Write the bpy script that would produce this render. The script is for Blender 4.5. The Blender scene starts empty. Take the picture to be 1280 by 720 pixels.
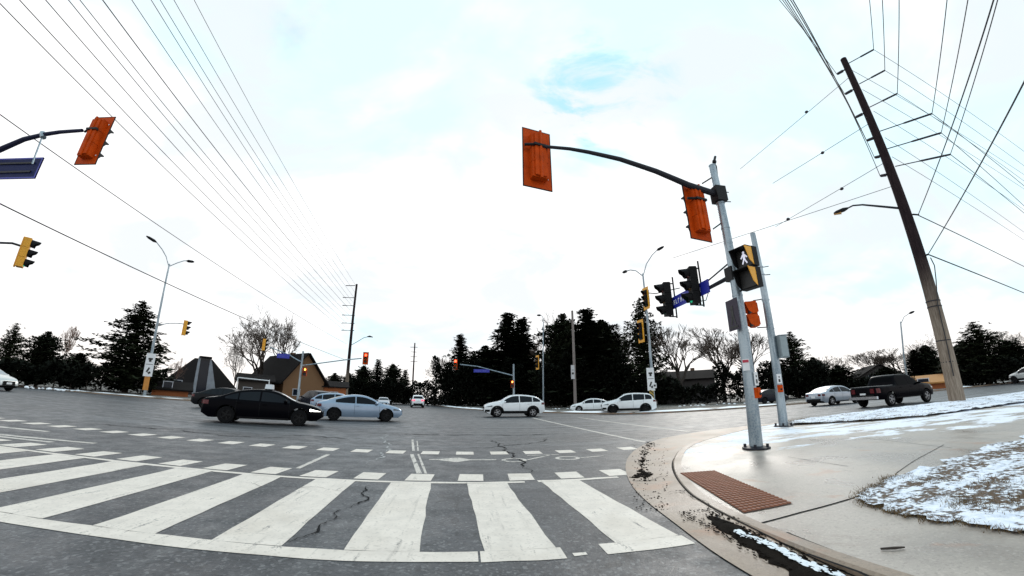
import bpy, bmesh, math, random
from mathutils import Vector, Matrix
R = math.radians
SC = bpy.context.scene
COL = SC.collection

# ------------------------------------------------------------------ survey of the place
# Street frame: +X along the cross street, +Y along the street the camera waits on, z = 0 on the asphalt.
A1, A3, A5 = 1.3332447165, -0.3289430737, 0.0640784228      # lens: angle from the axis against image radius
PIT, EYE, YAW = 0.2894028500, 1.3393706977, 0.1164294269

def ray(px, py):
    u = (px - 640) / 640; v = (360 - py) / 640
    r = math.hypot(u, v) + 1e-12
    th = A1 * r + A3 * r ** 3 + A5 * r ** 5
    x, y, z = math.sin(th) * u / r, math.cos(th), math.sin(th) * v / r
    c, s = math.cos(PIT), math.sin(PIT); y, z = y * c - z * s, y * s + z * c
    c, s = math.cos(YAW), math.sin(YAW); x, y = x * c + y * s, -x * s + y * c
    return x, y, z

def G(px, py, z0=0.0):                       # sight line down to the level z0
    x, y, z = ray(px, py); t = (z0 - EYE) / z
    return x * t, y * t

def AT(px, py, d):                           # sight line out to the plan distance d
    x, y, z = ray(px, py); h = math.hypot(x, y)
    return Vector((x / h * d, y / h * d, EYE + z / h * d))

def PY(px, py, Y):
    x, y, z = ray(px, py); t = Y / y
    return Vector((x * t, Y, EYE + z * t))

def PZ(px, py, Z):
    x, y, z = ray(px, py); t = (Z - EYE) / z
    return Vector((x * t, y * t, Z))

# ------------------------------------------------------------------ materials
MATS = {}
def nodes(m):
    m.use_nodes = True
    return m.node_tree.nodes, m.node_tree.links, m.node_tree.nodes['Principled BSDF']

def mat(name, col, rough=0.6, metal=0.0, var=0.15, scale=6.0, bump=0.0, bscale=None, coat=0.0, emit=None, estr=0.0, spec=0.5, trans=0.0, space='Object'):
    if name in MATS: return MATS[name]
    m = bpy.data.materials.new(name); N, L, b = nodes(m)
    b.inputs['Roughness'].default_value = rough
    b.inputs['Metallic'].default_value = metal
    b.inputs['Specular IOR Level'].default_value = spec
    b.inputs['Coat Weight'].default_value = coat
    b.inputs['Coat Roughness'].default_value = 0.06
    tc = N.new('ShaderNodeTexCoord')
    nz = N.new('ShaderNodeTexNoise'); nz.inputs['Scale'].default_value = scale; nz.inputs['Detail'].default_value = 6
    L.new(tc.outputs[space], nz.inputs['Vector'])
    mx = N.new('ShaderNodeMix'); mx.data_type = 'RGBA'
    mx.inputs[6].default_value = tuple(c * (1 - var) for c in col[:3]) + (1,)
    mx.inputs[7].default_value = tuple(min(1, c * (1 + var)) for c in col[:3]) + (1,)
    L.new(nz.outputs['Fac'], mx.inputs[0]); L.new(mx.outputs[2], b.inputs['Base Color'])
    if bump:
        n2 = N.new('ShaderNodeTexNoise'); n2.inputs['Scale'].default_value = bscale or scale * 4; n2.inputs['Detail'].default_value = 4
        L.new(tc.outputs[space], n2.inputs['Vector'])
        bp = N.new('ShaderNodeBump'); bp.inputs['Strength'].default_value = bump; bp.inputs['Distance'].default_value = 0.02
        L.new(n2.outputs['Fac'], bp.inputs['Height']); L.new(bp.outputs['Normal'], b.inputs['Normal'])
    if emit:
        b.inputs['Emission Color'].default_value = tuple(emit) + (1,)
        b.inputs['Emission Strength'].default_value = estr
    MATS[name] = m
    return m

class NT:                                    # tiny helper for node graphs
    def __init__(s, m):
        s.N, s.L, s.b = nodes(m)
        s.geo = s.N.new('ShaderNodeNewGeometry')
        s.pos = s.geo.outputs['Position']
    def val(s, sock, v):
        if isinstance(v, (int, float, tuple)): sock.default_value = v
        else: s.L.new(v, sock)
    def noise(s, scale, detail=5, vec=None, rough=0.55, dist=0.0):
        n = s.N.new('ShaderNodeTexNoise'); n.inputs['Scale'].default_value = scale; n.inputs['Detail'].default_value = detail
        n.inputs['Roughness'].default_value = rough; n.inputs['Distortion'].default_value = dist
        s.L.new(vec or s.pos, n.inputs['Vector']); return n.outputs['Fac']
    def voro(s, scale, vec=None, feature='DISTANCE_TO_EDGE'):
        n = s.N.new('ShaderNodeTexVoronoi'); n.feature = feature; n.inputs['Scale'].default_value = scale
        s.L.new(vec or s.pos, n.inputs['Vector']); return n.outputs['Distance']
    def mapping(s, sc, loc=(0, 0, 0), rot=(0, 0, 0)):
        n = s.N.new('ShaderNodeMapping'); n.inputs['Scale'].default_value = sc; n.inputs['Location'].default_value = loc; n.inputs['Rotation'].default_value = rot
        s.L.new(s.pos, n.inputs['Vector']); return n.outputs[0]
    def ramp(s, f, a, b, lo=0.0, hi=1.0):
        n = s.N.new('ShaderNodeMapRange'); n.interpolation_type = 'SMOOTHSTEP'
        n.inputs['From Min'].default_value = a; n.inputs['From Max'].default_value = b
        n.inputs['To Min'].default_value = lo; n.inputs['To Max'].default_value = hi
        s.L.new(f, n.inputs['Value']); return n.outputs[0]
    def mix(s, f, a, b):
        n = s.N.new('ShaderNodeMix'); n.data_type = 'RGBA'
        s.val(n.inputs[0], f)
        for k, v in ((6, a), (7, b)):
            if isinstance(v, tuple): n.inputs[k].default_value = v + (1,) if len(v) == 3 else v
            else: s.L.new(v, n.inputs[k])
        return n.outputs[2]
    def math(s, op, a, b=0.0):
        n = s.N.new('ShaderNodeMath'); n.operation = op
        s.val(n.inputs[0], a); s.val(n.inputs[1], b); return n.outputs[0]
    def xyz(s):
        n = s.N.new('ShaderNodeSeparateXYZ'); s.L.new(s.pos, n.inputs[0]); return n.outputs
    def bump(s, h, strength, dist):
        n = s.N.new('ShaderNodeBump'); n.inputs['Strength'].default_value = strength; n.inputs['Distance'].default_value = dist
        s.L.new(h, n.inputs['Height']); s.L.new(n.outputs[0], s.b.inputs['Normal'])
    def out(s, col, rough):
        s.val(s.b.inputs['Base Color'], col) if not isinstance(col, tuple) else None
        s.val(s.b.inputs['Roughness'], rough)

def m_asphalt():
    m = bpy.data.materials.new('asphalt'); t = NT(m)
    big = t.noise(0.30, 6, dist=.8, rough=.6); mid = t.noise(1.9, 7, rough=.65); fine = t.noise(26, 4, rough=.75)
    along = t.noise(1.0, 5, vec=t.mapping((1.9, .09, 1)), rough=.6)            # tyre tracks of the waiting lanes
    cross = t.noise(1.0, 5, vec=t.mapping((.06, 1.0, 1), (3, 1, 0)), rough=.62)   # and of the cross street
    turn = t.noise(1.0, 4, vec=t.mapping((.16, 1.5, 1), (0, 0, 0), (0, 0, R(28))), rough=.55)
    x, y, z = t.xyz(); far = t.ramp(y, 9, 15)
    c = t.mix(t.ramp(big, .34, .66), (.024, .026, .032), (.055, .059, .067))
    c = t.mix(t.math('MULTIPLY', t.math('MULTIPLY', t.ramp(along, .52, .70), t.math('SUBTRACT', 1.0, far)), .6), c, (.115, .117, .12))
    c = t.mix(t.math('MULTIPLY', t.math('MULTIPLY', t.ramp(cross, .48, .66), far), .8), c, (.150, .158, .172))
    c = t.mix(t.math('MULTIPLY', t.math('MULTIPLY', t.ramp(cross, .46, .34), far), .7), c, (.024, .025, .028))
    c = t.mix(t.math('MULTIPLY', t.ramp(turn, .60, .70), .35), c, (.15, .152, .155))
    c = t.mix(t.math('MULTIPLY', t.ramp(mid, .50, .68), .6), c, (.022, .023, .026))
    c = t.mix(t.math('MULTIPLY', t.ramp(mid, .44, .30), .45), c, (.095, .096, .10))
    v1 = t.N.new('ShaderNodeTexVoronoi'); v1.inputs['Scale'].default_value = 38; t.L.new(t.pos, v1.inputs['Vector'])
    sep = t.N.new('ShaderNodeSeparateColor'); t.L.new(v1.outputs['Color'], sep.inputs[0])
    c = t.mix(t.math('MULTIPLY', t.ramp(sep.outputs[0], .72, 1.0), .55), c, (.20, .20, .205))     # pale stones
    c = t.mix(t.math('MULTIPLY', t.ramp(sep.outputs[1], .45, .0), .60), c, (.010, .010, .012))      # pits
    c = t.mix(t.math('MULTIPLY', t.ramp(fine, .56, .72), .5), c, (.15, .15, .152))
    c = t.mix(t.math('MULTIPLY', t.ramp(fine, .46, .30), .65), c, (.012, .012, .014))
    v = t.voro(0.55); wob = t.noise(2.6, 6, rough=.7)
    crack = t.math('ADD', v, t.math('MULTIPLY', t.math('SUBTRACT', wob, .5), .26))
    cm = t.math('MULTIPLY', t.ramp(t.math('ABSOLUTE', crack), .010, .002), t.ramp(t.noise(.33, 3), .50, .56))
    c = t.mix(t.math('MULTIPLY', cm, .85), c, (.010, .010, .011))
    t.L.new(c, t.b.inputs['Base Color'])
    t.L.new(t.ramp(mid, .3, .7, .36, .58), t.b.inputs['Roughness'])
    t.bump(t.math('ADD', fine, t.math('MULTIPLY', sep.outputs[0], .6)), .6, .010); return m

def m_paint(name, col, wear=0.5):
    m = bpy.data.materials.new(name); t = NT(m)
    fine = t.noise(45, 4, rough=.7); mid = t.noise(4, 5); st = t.noise(1.0, 5, vec=t.mapping((14, 1.2, 1)))
    f = t.math('ADD', t.math('MULTIPLY', fine, .6), t.math('ADD', t.math('MULTIPLY', mid, .5), t.math('MULTIPLY', st, .6)))
    v1 = t.N.new('ShaderNodeTexVoronoi'); v1.inputs['Scale'].default_value = 45; t.L.new(t.pos, v1.inputs['Vector'])
    sep = t.N.new('ShaderNodeSeparateColor'); t.L.new(v1.outputs['Color'], sep.inputs[0])
    dirty = t.noise(.8, 5, dist=.5)
    c = t.mix(t.ramp(mid, .3, .7), tuple(k * .86 for k in col), col)
    c = t.mix(t.math('MULTIPLY', t.ramp(dirty, .5, .72), .30), c, tuple(k * q for k, q in zip(col, (.62, .58, .52))))
    c = t.mix(t.math('MULTIPLY', t.ramp(sep.outputs[0], .80, 1.0), .32), c, tuple(k * .45 for k in col))
    c = t.mix(t.math('MULTIPLY', t.ramp(st, .58, .72), .45), c, tuple(k * .55 for k in col))
    c = t.mix(t.ramp(f, 1.06 - .12 * wear, 1.22 - .12 * wear), c, (.085, .085, .088))
    t.L.new(c, t.b.inputs['Base Color']); t.b.inputs['Roughness'].default_value = .55
    t.bump(fine, .3, .004); return m

def m_concrete(name, a, b, snow=False, rough=(.30, .55), rusty=.45):
    m = bpy.data.materials.new(name); t = NT(m)
    big = t.noise(.8, 5, dist=.4); fine = t.noise(38, 5, rough=.75); mid = t.noise(5, 5)
    c = t.mix(t.ramp(big, .3, .7), a, b)
    c = t.mix(t.math('MULTIPLY', t.ramp(mid, .55, .75), .40), c, tuple(k * .6 for k in a))
    c = t.mix(t.math('MULTIPLY', t.ramp(fine, .58, .72), .5), c, tuple(k * .45 for k in a))
    v1 = t.N.new('ShaderNodeTexVoronoi'); v1.inputs['Scale'].default_value = 55; t.L.new(t.pos, v1.inputs['Vector'])
    sep = t.N.new('ShaderNodeSeparateColor'); t.L.new(v1.outputs['Color'], sep.inputs[0])
    c = t.mix(t.math('MULTIPLY', t.ramp(sep.outputs[0], .75, 1.0), .35), c, tuple(k * .5 for k in a))
    c = t.mix(t.math('MULTIPLY', t.ramp(sep.outputs[1], .8, 1.0), .35), c, tuple(min(1, k * 1.35) for k in b))
    st = t.noise(.9, 7, rough=.7, dist=1.2)
    c = t.mix(t.math('MULTIPLY', t.ramp(st, .55, .66), .40), c, tuple(k * q for k, q in zip(a, (.72, .64, .56))))
    rust = t.noise(1.3, 4, dist=.5)
    c = t.mix(t.math('MULTIPLY', t.ramp(rust, .54 if rusty > .5 else .60, .70), rusty), c, (.33, .15, .075))
    r = t.ramp(big, .3, .7, rough[0], rough[1])
    if snow:
        x, y, z = t.xyz()
        g = t.math('ADD', y, t.math('MULTIPLY', x, .25))
        n1 = t.noise(1.0, 6, vec=t.mapping((.55, 1.5, 1)), rough=.62); n2 = t.noise(9, 4)
        k = t.math('ADD', t.ramp(g, 6.6, 11.0, -.20, .10), t.math('ADD', n1, t.math('MULTIPLY', n2, .18)))
        k2 = t.math('SUBTRACT', k, t.ramp(g, 15.5, 19, 0, .12))
        s = t.ramp(k2, .62, .72)
        c = t.mix(t.math('MULTIPLY', s, .92), c, (.78, .82, .90))
        r = t.math('ADD', r, t.math('MULTIPLY', s, .3))
        t.bump(t.math('ADD', t.math('MULTIPLY', fine, .25), s), .5, .02)
    else:
        t.bump(fine, .35, .01)
    t.L.new(c, t.b.inputs['Base Color']); t.L.new(r, t.b.inputs['Roughness']); return m

def m_snowgrass(name, thr=.5, grass=((.020, .012, .006), (.13, .070, .030)), sc=1.0):
    m = bpy.data.materials.new(name); t = NT(m)
    n1 = t.noise(1.5 * sc, 6, vec=t.mapping((.8, 1.6, 1)), rough=.66); n2 = t.noise(14 * sc, 4); n3 = t.noise(60, 3)
    n4 = t.noise(34 * sc, 3)
    k = t.math('ADD', n1, t.math('ADD', t.math('MULTIPLY', t.math('SUBTRACT', n2, .5), .62), t.math('MULTIPLY', t.math('SUBTRACT', n4, .5), .30)))
    s = t.ramp(k, thr - .05, thr + .04)
    g = t.mix(t.ramp(n3, .35, .65), grass[0], grass[1])
    sn = t.mix(t.ramp(n2, .35, .7), (.62, .68, .80), (.84, .87, .93))
    c = t.mix(s, g, sn)
    t.L.new(c, t.b.inputs['Base Color']); t.b.inputs['Roughness'].default_value = .75
    t.bump(t.math('ADD', s, t.math('MULTIPLY', n3, .4)), .8, .03); return m

def m_wood():
    m = bpy.data.materials.new('silhouette_pole_wood'); t = NT(m)
    tc = t.N.new('ShaderNodeTexCoord'); mp = t.N.new('ShaderNodeMapping'); mp.inputs['Scale'].default_value = (9, 9, .5)
    t.L.new(tc.outputs['Object'], mp.inputs[0])
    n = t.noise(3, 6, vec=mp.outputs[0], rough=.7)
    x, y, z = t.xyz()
    lo = t.ramp(t.math('ADD', z, t.noise(1.2, 3)), 3.8, 8.6)      # silhouette darkness of the upper pole put into the wood colour
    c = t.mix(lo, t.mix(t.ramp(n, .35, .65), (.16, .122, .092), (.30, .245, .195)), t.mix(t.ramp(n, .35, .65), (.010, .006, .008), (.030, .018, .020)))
    t.b.inputs['Specular IOR Level'].default_value = .15
    t.L.new(c, t.b.inputs['Base Color']); t.b.inputs['Roughness'].default_value = .85
    t.bump(n, .6, .02); return m

def m_galv():
    m = bpy.data.materials.new('galvanised_steel'); t = NT(m)
    v = t.voro(26, feature='F1'); n = t.noise(1.0, 5, vec=t.mapping((5, 5, .9)))
    c = t.mix(t.ramp(n, .35, .68), (.14, .195, .245), (.36, .43, .48))
    c = t.mix(t.math('MULTIPLY', t.ramp(v, .3, .6), .3), c, (.46, .50, .52))
    t.L.new(c, t.b.inputs['Base Color']); t.b.inputs['Roughness'].default_value = .38; t.b.inputs['Metallic'].default_value = .6
    return m

ASPH = m_asphalt()
PAINT = m_paint('road_paint', (.72, .645, .575), .95)
PAINT_WORN = m_paint('worn_road_paint', (.60, .55, .50), 1.7)
CONC = m_concrete('sidewalk_concrete', (.235, .192, .160), (.385, .335, .295), snow=True, rough=(.24, .52))
CONC_K = m_concrete('kerb_concrete', (.150, .105, .073), (.265, .195, .142), rough=(.34, .56), rusty=.7)
SNOWG = m_snowgrass('snowy_lawn', .485)
SNOWB = m_snowgrass('snowy_boulevard', .40)
VERGE = m_snowgrass('far_verge', .66, ((.035, .03, .022), (.11, .10, .085)), .6)
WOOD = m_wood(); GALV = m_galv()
CRACK = mat('dark_crack', (.014, .014, .015), .95, spec=.1)  # plain dark tone of road cracks and pavement joints
SEAL = mat('pale_crack_filler', (.36, .36, .36), .7)
BLACKM = mat('black_metal', (.010, .010, .012), .5, spec=.2)
DARKM = mat('dark_steel', (.018, .019, .027), .5, spec=.25)
ORANGE = mat('shaded_signal_orange', (.50, .060, .003), .55, var=.55, scale=5, spec=.10, bump=.15)  # orange; on yellow signal cases it holds their shade in the colour
YELLOW = mat('yellow_signal_case', (.78, .36, .02), .45, var=.2)
BLACKP = mat('black_signal_case', (.007, .007, .008), .6, spec=.15)
L_OFF_R = mat('unlit_red_lens', (.08, .008, .008), .2)
L_OFF_Y = mat('unlit_amber_lens', (.09, .045, .005), .2)
L_OFF_G = mat('unlit_green_lens', (.008, .05, .035), .2)
L_RED = mat('lit_red_lens', (.8, .02, .01), .3, emit=(1, .05, .02), estr=9)
L_GRN = mat('lit_green_lens', (.01, .25, .13), .3, emit=(.02, .9, .45), estr=.30)
L_HAND = mat('lit_hand_lens', (.9, .25, .03), .3, emit=(1, .30, .05), estr=8)
L_WHITE = mat('lit_walk_symbol', (.8, .8, .9), .3, emit=(.8, .82, 1), estr=.5)
BLUE = mat('blue_sign_face', (.012, .022, .33), .4)
BLUE_D = mat('blue_sign_back', (.006, .013, .075), .5, spec=.12)
WHITE = mat('white_sign_face', (.72, .73, .75), .4)
INK = mat('black_sign_ink', (.01, .01, .01), .5)
REDINK = mat('red_sign_ink', (.45, .03, .06), .5)
GREYSIGN = mat('grey_sign_face', (.045, .036, .055), .5, spec=.2)
RUST = mat('rust_red_iron', (.085, .026, .013), .65, var=.4, scale=12, bump=.3, spec=.2)
CABLE = mat('black_cable', (.012, .012, .014), .6)
CABLE_G = mat('grey_cable', (.035, .037, .045), .6, spec=.15)
PORC = mat('insulator', (.03, .022, .03), .35)
SNOW = mat('snow', (.82, .85, .90), .75, var=.06, scale=9, bump=.5)
DIRT = mat('gutter_dirt', (.012, .009, .007), .95, var=.6, scale=20, bump=.8, spec=.06)
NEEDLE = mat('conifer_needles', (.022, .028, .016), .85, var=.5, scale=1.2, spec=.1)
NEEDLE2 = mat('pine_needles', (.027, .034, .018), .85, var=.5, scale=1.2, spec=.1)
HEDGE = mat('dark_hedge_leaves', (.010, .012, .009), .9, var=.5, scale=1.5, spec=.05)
BARK = mat('dark_bark', (.035, .026, .021), .9, var=.4, scale=4, bump=.5)
TWIG = mat('bare_twigs', (.085, .066, .055), .9, var=.3, spec=.1)
TWIG_R = mat('reddish_twigs', (.20, .12, .09), .9, var=.3)
BRICK = mat('brown_brick', (.21, .125, .075), .85, var=.25, scale=14, bump=.3)
BRICK_O = mat('orange_brick', (.30, .095, .030), .85, var=.35, scale=9, bump=.3)
ROOFD = mat('dark_shingles', (.012, .010, .010), .9, var=.3, scale=10, bump=.3, spec=.08)
ROOFO = mat('tan_roof', (.42, .20, .06), .8, var=.2)
SIDING = mat('pale_siding', (.50, .52, .58), .6)
GLASSB = mat('dark_building_glass', (.008, .013, .024), .1, spec=.25)
TIRE = mat('tyre_rubber', (.007, .007, .008), .9, spec=.12)
RIM = mat('alloy_rim', (.32, .33, .35), .3, .8)
RIM_B = mat('black_rim', (.008, .008, .009), .5, spec=.2)
AUTO_GL = mat('car_glass', (.005, .007, .011), .08, spec=.16)
AUTO_GLB = mat('car_glass_pale', (.16, .21, .25), .05, spec=.9, coat=1)
TRIM = mat('black_car_trim', (.007, .007, .008), .6, spec=.15)
CHROME = mat('chrome', (.6, .6, .62), .15, 1.0)
HLAMP = mat('headlamp_glass', (.10, .11, .12), .1, spec=.5)
HLAMP_ON = mat('lit_headlamp', (.9, .9, .85), .2, emit=(1, .97, .9), estr=5)
TLAMP = mat('tail_lamp', (.09, .004, .008), .2, spec=.4)
TLAMP_ON = mat('lit_tail_lamp', (.7, .02, .06), .2, emit=(1, .03, .10), estr=2.2)
def paint(name, col, rough=.28, metal=.2): return mat(name, col, rough, metal, var=.14, scale=2.5, coat=.7)
P_BLACK = mat('black_paint', (.002, .002, .0035), .22, spec=.035, var=.05)
P_SILVB = paint('blue_silver_paint', (.24, .32, .43), .28, .4)
P_WHITE = paint('white_paint', (.74, .77, .80), .3, 0)
P_SILVER = paint('silver_paint', (.30, .34, .40), .28, .4)
P_DARK = mat('charcoal_paint', (.006, .007, .009), .25, spec=.12, var=.05)
P_NAVY = mat('dark_blue_paint', (.006, .008, .016), .25, spec=.14, var=.05)
P_GREY = paint('pale_grey_paint', (.48, .50, .50), .3, .1)

# ------------------------------------------------------------------ mesh builder
class MB:
    def __init__(s): s.v = []; s.f = []; s.m = []
    def add(s, vs, fs, mi=0):
        o = len(s.v); s.v += [tuple(p) for p in vs]; s.f += [tuple(i + o for i in f) for f in fs]; s.m += [mi] * len(fs); return s
    def box(s, c, d, mi=0, rot=None, taper=1.0):
        x, y, z = (k / 2 for k in d); vs = []
        for sz in (-1, 1):
            t = taper if sz > 0 else 1
            for sx, sy in ((-1, -1), (1, -1), (1, 1), (-1, 1)):
                p = Vector((sx * x * t, sy * y * t, sz * z))
                if rot is not None: p = rot @ p
                vs.append(p + Vector(c))
        return s.add(vs, [(3, 2, 1, 0), (4, 5, 6, 7), (0, 1, 5, 4), (1, 2, 6, 5), (2, 3, 7, 6), (3, 0, 4, 7)], mi)
    def tube(s, pts, rad, n=8, mi=0, caps=True):
        pts = [Vector(p) for p in pts]
        if not hasattr(rad, '__len__'): rad = [rad] * len(pts)
        vs = []; up = None
        for i, p in enumerate(pts):
            d = (pts[min(i + 1, len(pts) - 1)] - pts[max(i - 1, 0)]).normalized()
            if up is None:
                up = Vector((0, 0, 1)) if abs(d.z) < .9 else Vector((1, 0, 0))
            a = d.cross(up).normalized(); b = a.cross(d).normalized(); up = b
            for k in range(n):
                q = 2 * math.pi * k / n
                vs.append(p + (a * math.cos(q) + b * math.sin(q)) * rad[i])
        fs = [(i * n + k, i * n + (k + 1) % n, (i + 1) * n + (k + 1) % n, (i + 1) * n + k) for i in range(len(pts) - 1) for k in range(n)]
        if caps: fs += [tuple(reversed(range(n))), tuple(range((len(pts) - 1) * n, len(pts) * n))]
        return s.add(vs, fs, mi)
    def ball(s, c, r, mi=0, nu=8, nv=6):
        r = (r, r, r) if not hasattr(r, '__len__') else r
        vs = []; fs = []
        for j in range(nv + 1):
            a = math.pi * j / nv
            for i in range(nu):
                b = 2 * math.pi * i / nu
                vs.append((c[0] + r[0] * math.sin(a) * math.cos(b), c[1] + r[1] * math.sin(a) * math.sin(b), c[2] + r[2] * math.cos(a)))
        for j in range(nv):
            for i in range(nu): fs.append((j * nu + i, (j + 1) * nu + i, (j + 1) * nu + (i + 1) % nu, j * nu + (i + 1) % nu))
        return s.add(vs, fs, mi)
    def grid(s, rows, mi=0, flip=False):
        n = len(rows[0]); vs = [p for r in rows for p in r]
        fs = [(i * n + k, i * n + k + 1, (i + 1) * n + k + 1, (i + 1) * n + k) for i in range(len(rows) - 1) for k in range(n - 1)]
        if flip: fs = [tuple(reversed(f)) for f in fs]
        return s.add(vs, fs, mi)
    def prism(s, out, z0, z1, mi=0):                    # vertical prism over a plan outline (counter-clockwise)
        n = len(out)
        vs = [(x, y, z0) for x, y in out] + [(x, y, z1) for x, y in out]
        fs = [tuple(range(n, 2 * n))] + [(i, (i + 1) % n, n + (i + 1) % n, n + i) for i in range(n)]
        return s.add(vs, fs, mi)
    def islands(s):
        par = list(range(len(s.v)))
        def find(i):
            while par[i] != i: par[i] = par[par[i]]; i = par[i]
            return i
        for f in s.f:
            a = find(f[0])
            for i in f[1:]: par[find(i)] = a
        out = {}
        for f, m in zip(s.f, s.m):
            q = out.setdefault(find(f[0]), (MB(), {})); b, mp = q
            for i in f:
                if i not in mp: mp[i] = len(b.v); b.v.append(s.v[i])
            b.f.append(tuple(mp[i] for i in f)); b.m.append(m)
        return [q[0] for q in out.values()]
    SPLIT = {'band', 'hanger_tube', 'bracket', 'marking', 'insulator', 'clamp', 'post', 'rear_lamp_panel', 'rail', 'door_seam', 'gable_panel', 'arm_bracket', 'stripe', 'grille', 'stem'}
    def build(s, name, mats, parent=None, smooth=True, ang=35, loc=None):
        if name in MB.SPLIT and parent:
            I = s.islands()
            if len(I) > 1: return [b._one(name, mats, parent, smooth, ang, loc) for b in I][0]
        return s._one(name, mats, parent, smooth, ang, loc)
    def _one(s, name, mats, parent=None, smooth=True, ang=35, loc=None):
        me = bpy.data.meshes.new(name); me.from_pydata(s.v, [], s.f)
        mats = mats if isinstance(mats, (list, tuple)) else [mats]
        for m in mats: me.materials.append(m)
        me.polygons.foreach_set('material_index', s.m)
        if smooth:
            me.polygons.foreach_set('use_smooth', [True] * len(s.f))
            me.set_sharp_from_angle(angle=R(ang))
        me.update()
        o = bpy.data.objects.new(name, me); COL.objects.link(o)
        if parent: o.parent = parent
        if loc: o.location = loc
        return o

def tag(o, label=None, cat=None, group=None, kind=None):
    if label: o['label'] = label
    if cat: o['category'] = cat
    if group: o['group'] = group
    if kind: o['kind'] = kind
    return o
def thing(name, label, cat, loc=(0, 0, 0), rz=0.0, group=None, scale=1.0):
    o = bpy.data.objects.new(name, None); COL.objects.link(o); o.location = loc; o.rotation_euler = (0, 0, rz); o.scale = (scale,) * 3
    o.empty_display_size = .2
    return tag(o, label, cat, group)
def dup(root, label, loc, rz=0.0, scale=None, group=None):
    r = root.copy(); COL.objects.link(r); r.location = loc; r.rotation_euler = (0, 0, rz); r['label'] = label
    if scale: r.scale = scale if hasattr(scale, '__len__') else (scale,) * 3
    if group: r['group'] = group
    for ch in list(root.children):
        c = ch.copy(); COL.objects.link(c); c.parent = r
        for g in list(ch.children):
            d = g.copy(); COL.objects.link(d); d.parent = c
    return r

def sheet(name, out, z, m, cell=None, box=None, zf=None, kind='structure'):
    """flat sheet over a plan outline; cut into cells inside box so that zf can shape it"""
    bm = bmesh.new(); vs = [bm.verts.new((x, y, 0)) for x, y in out]; bm.faces.new(vs)
    bmesh.ops.triangulate(bm, faces=bm.faces[:])
    if cell:
        x0, y0, x1, y1 = box
        for ax, lo, hi in ((0, x0, x1), (1, y0, y1)):
            k = lo
            while k <= hi:
                co = (k, 0, 0) if ax == 0 else (0, k, 0); no = (1, 0, 0) if ax == 0 else (0, 1, 0)
                bmesh.ops.bisect_plane(bm, geom=bm.verts[:] + bm.edges[:] + bm.faces[:], plane_co=co, plane_no=no)
                k += cell
    for v in bm.verts: v.co.z = zf(v.co.x, v.co.y) if zf else z
    bmesh.ops.recalc_face_normals(bm, faces=bm.faces[:])
    if bm.faces and sum(f.normal.z for f in bm.faces) < 0: bmesh.ops.reverse_faces(bm, faces=bm.faces[:])
    me = bpy.data.meshes.new(name); bm.to_mesh(me); bm.free(); me.materials.append(m)
    for p in me.polygons: p.use_smooth = True
    o = bpy.data.objects.new(name, me); COL.objects.link(o)
    if kind: o['kind'] = kind
    return o

def smooth01(t): t = max(0, min(1, t)); return t * t * (3 - 2 * t)
def hcorner(x, y):                              # pavement height on the near corner: flush at the ramp
    d = math.hypot((x - 3.3), (y - 5.4) * .8)
    return .012 + .118 * smooth01((d - 1.2) / 2.6)
def GH(px, py):
    z = .05
    for _ in range(8):
        x, y = G(px, py, z); z = hcorner(x, y)
    return x, y

def resample(pl, n):
    L = [0]
    for a, b in zip(pl, pl[1:]): L.append(L[-1] + math.dist(a, b))
    out = []
    for i in range(n):
        t = L[-1] * i / (n - 1); k = max(j for j in range(len(L)) if L[j] <= t + 1e-9); k = min(k, len(pl) - 2)
        u = (t - L[k]) / (L[k + 1] - L[k]); out.append(tuple(pl[k][q] + (pl[k + 1][q] - pl[k][q]) * u for q in range(len(pl[k]))))
    return out
def chaikin(pl, it=2):
    for _ in range(it):
        q = [pl[0]]
        for a, b in zip(pl, pl[1:]):
            q += [tuple(a[k] * .75 + b[k] * .25 for k in range(len(a))), tuple(a[k] * .25 + b[k] * .75 for k in range(len(a)))]
        pl = q + [pl[-1]]
    return pl
def offset(pl, d):                              # to the right of travel
    out = []
    for i, p in enumerate(pl):
        a = pl[max(i - 1, 0)]; b = pl[min(i + 1, len(pl) - 1)]
        dx, dy = b[0] - a[0], b[1] - a[1]; l = math.hypot(dx, dy)
        out.append((p[0] + dy / l * d, p[1] - dx / l * d))
    return out

# ------------------------------------------------------------------ world, sun, camera
SUN_EL, SUN_AZ = R(30), R(35)                   # sun ahead and to the right, behind the overcast
w = bpy.data.worlds.new('World'); SC.world = w; w.use_nodes = True
N, L = w.node_tree.nodes, w.node_tree.links
bg = N['Background']; bg.inputs['Strength'].default_value = .1
sky = N.new('ShaderNodeTexSky'); sky.sky_type = 'NISHITA'; sky.sun_disc = False; sky.sun_elevation = SUN_EL; sky.sun_rotation = SUN_AZ; sky.dust_density = 1.5
tc = N.new('ShaderNodeTexCoord'); sp = N.new('ShaderNodeSeparateXYZ'); L.new(tc.outputs['Generated'], sp.inputs[0])
def wm(op, a, b=0.0):
    n = N.new('ShaderNodeMath'); n.operation = op
    for k, v in ((0, a), (1, b)):
        if isinstance(v, (int, float)): n.inputs[k].default_value = v
        else: L.new(v, n.inputs[k])
    return n.outputs[0]
zz = wm('ADD', wm('MAXIMUM', sp.outputs[2], 0.0), .35)
cb = N.new('ShaderNodeCombineXYZ'); L.new(wm('DIVIDE', sp.outputs[0], zz), cb.inputs[0]); L.new(wm('DIVIDE', sp.outputs[1], zz), cb.inputs[1]); cb.inputs[2].default_value = 3.7
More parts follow.
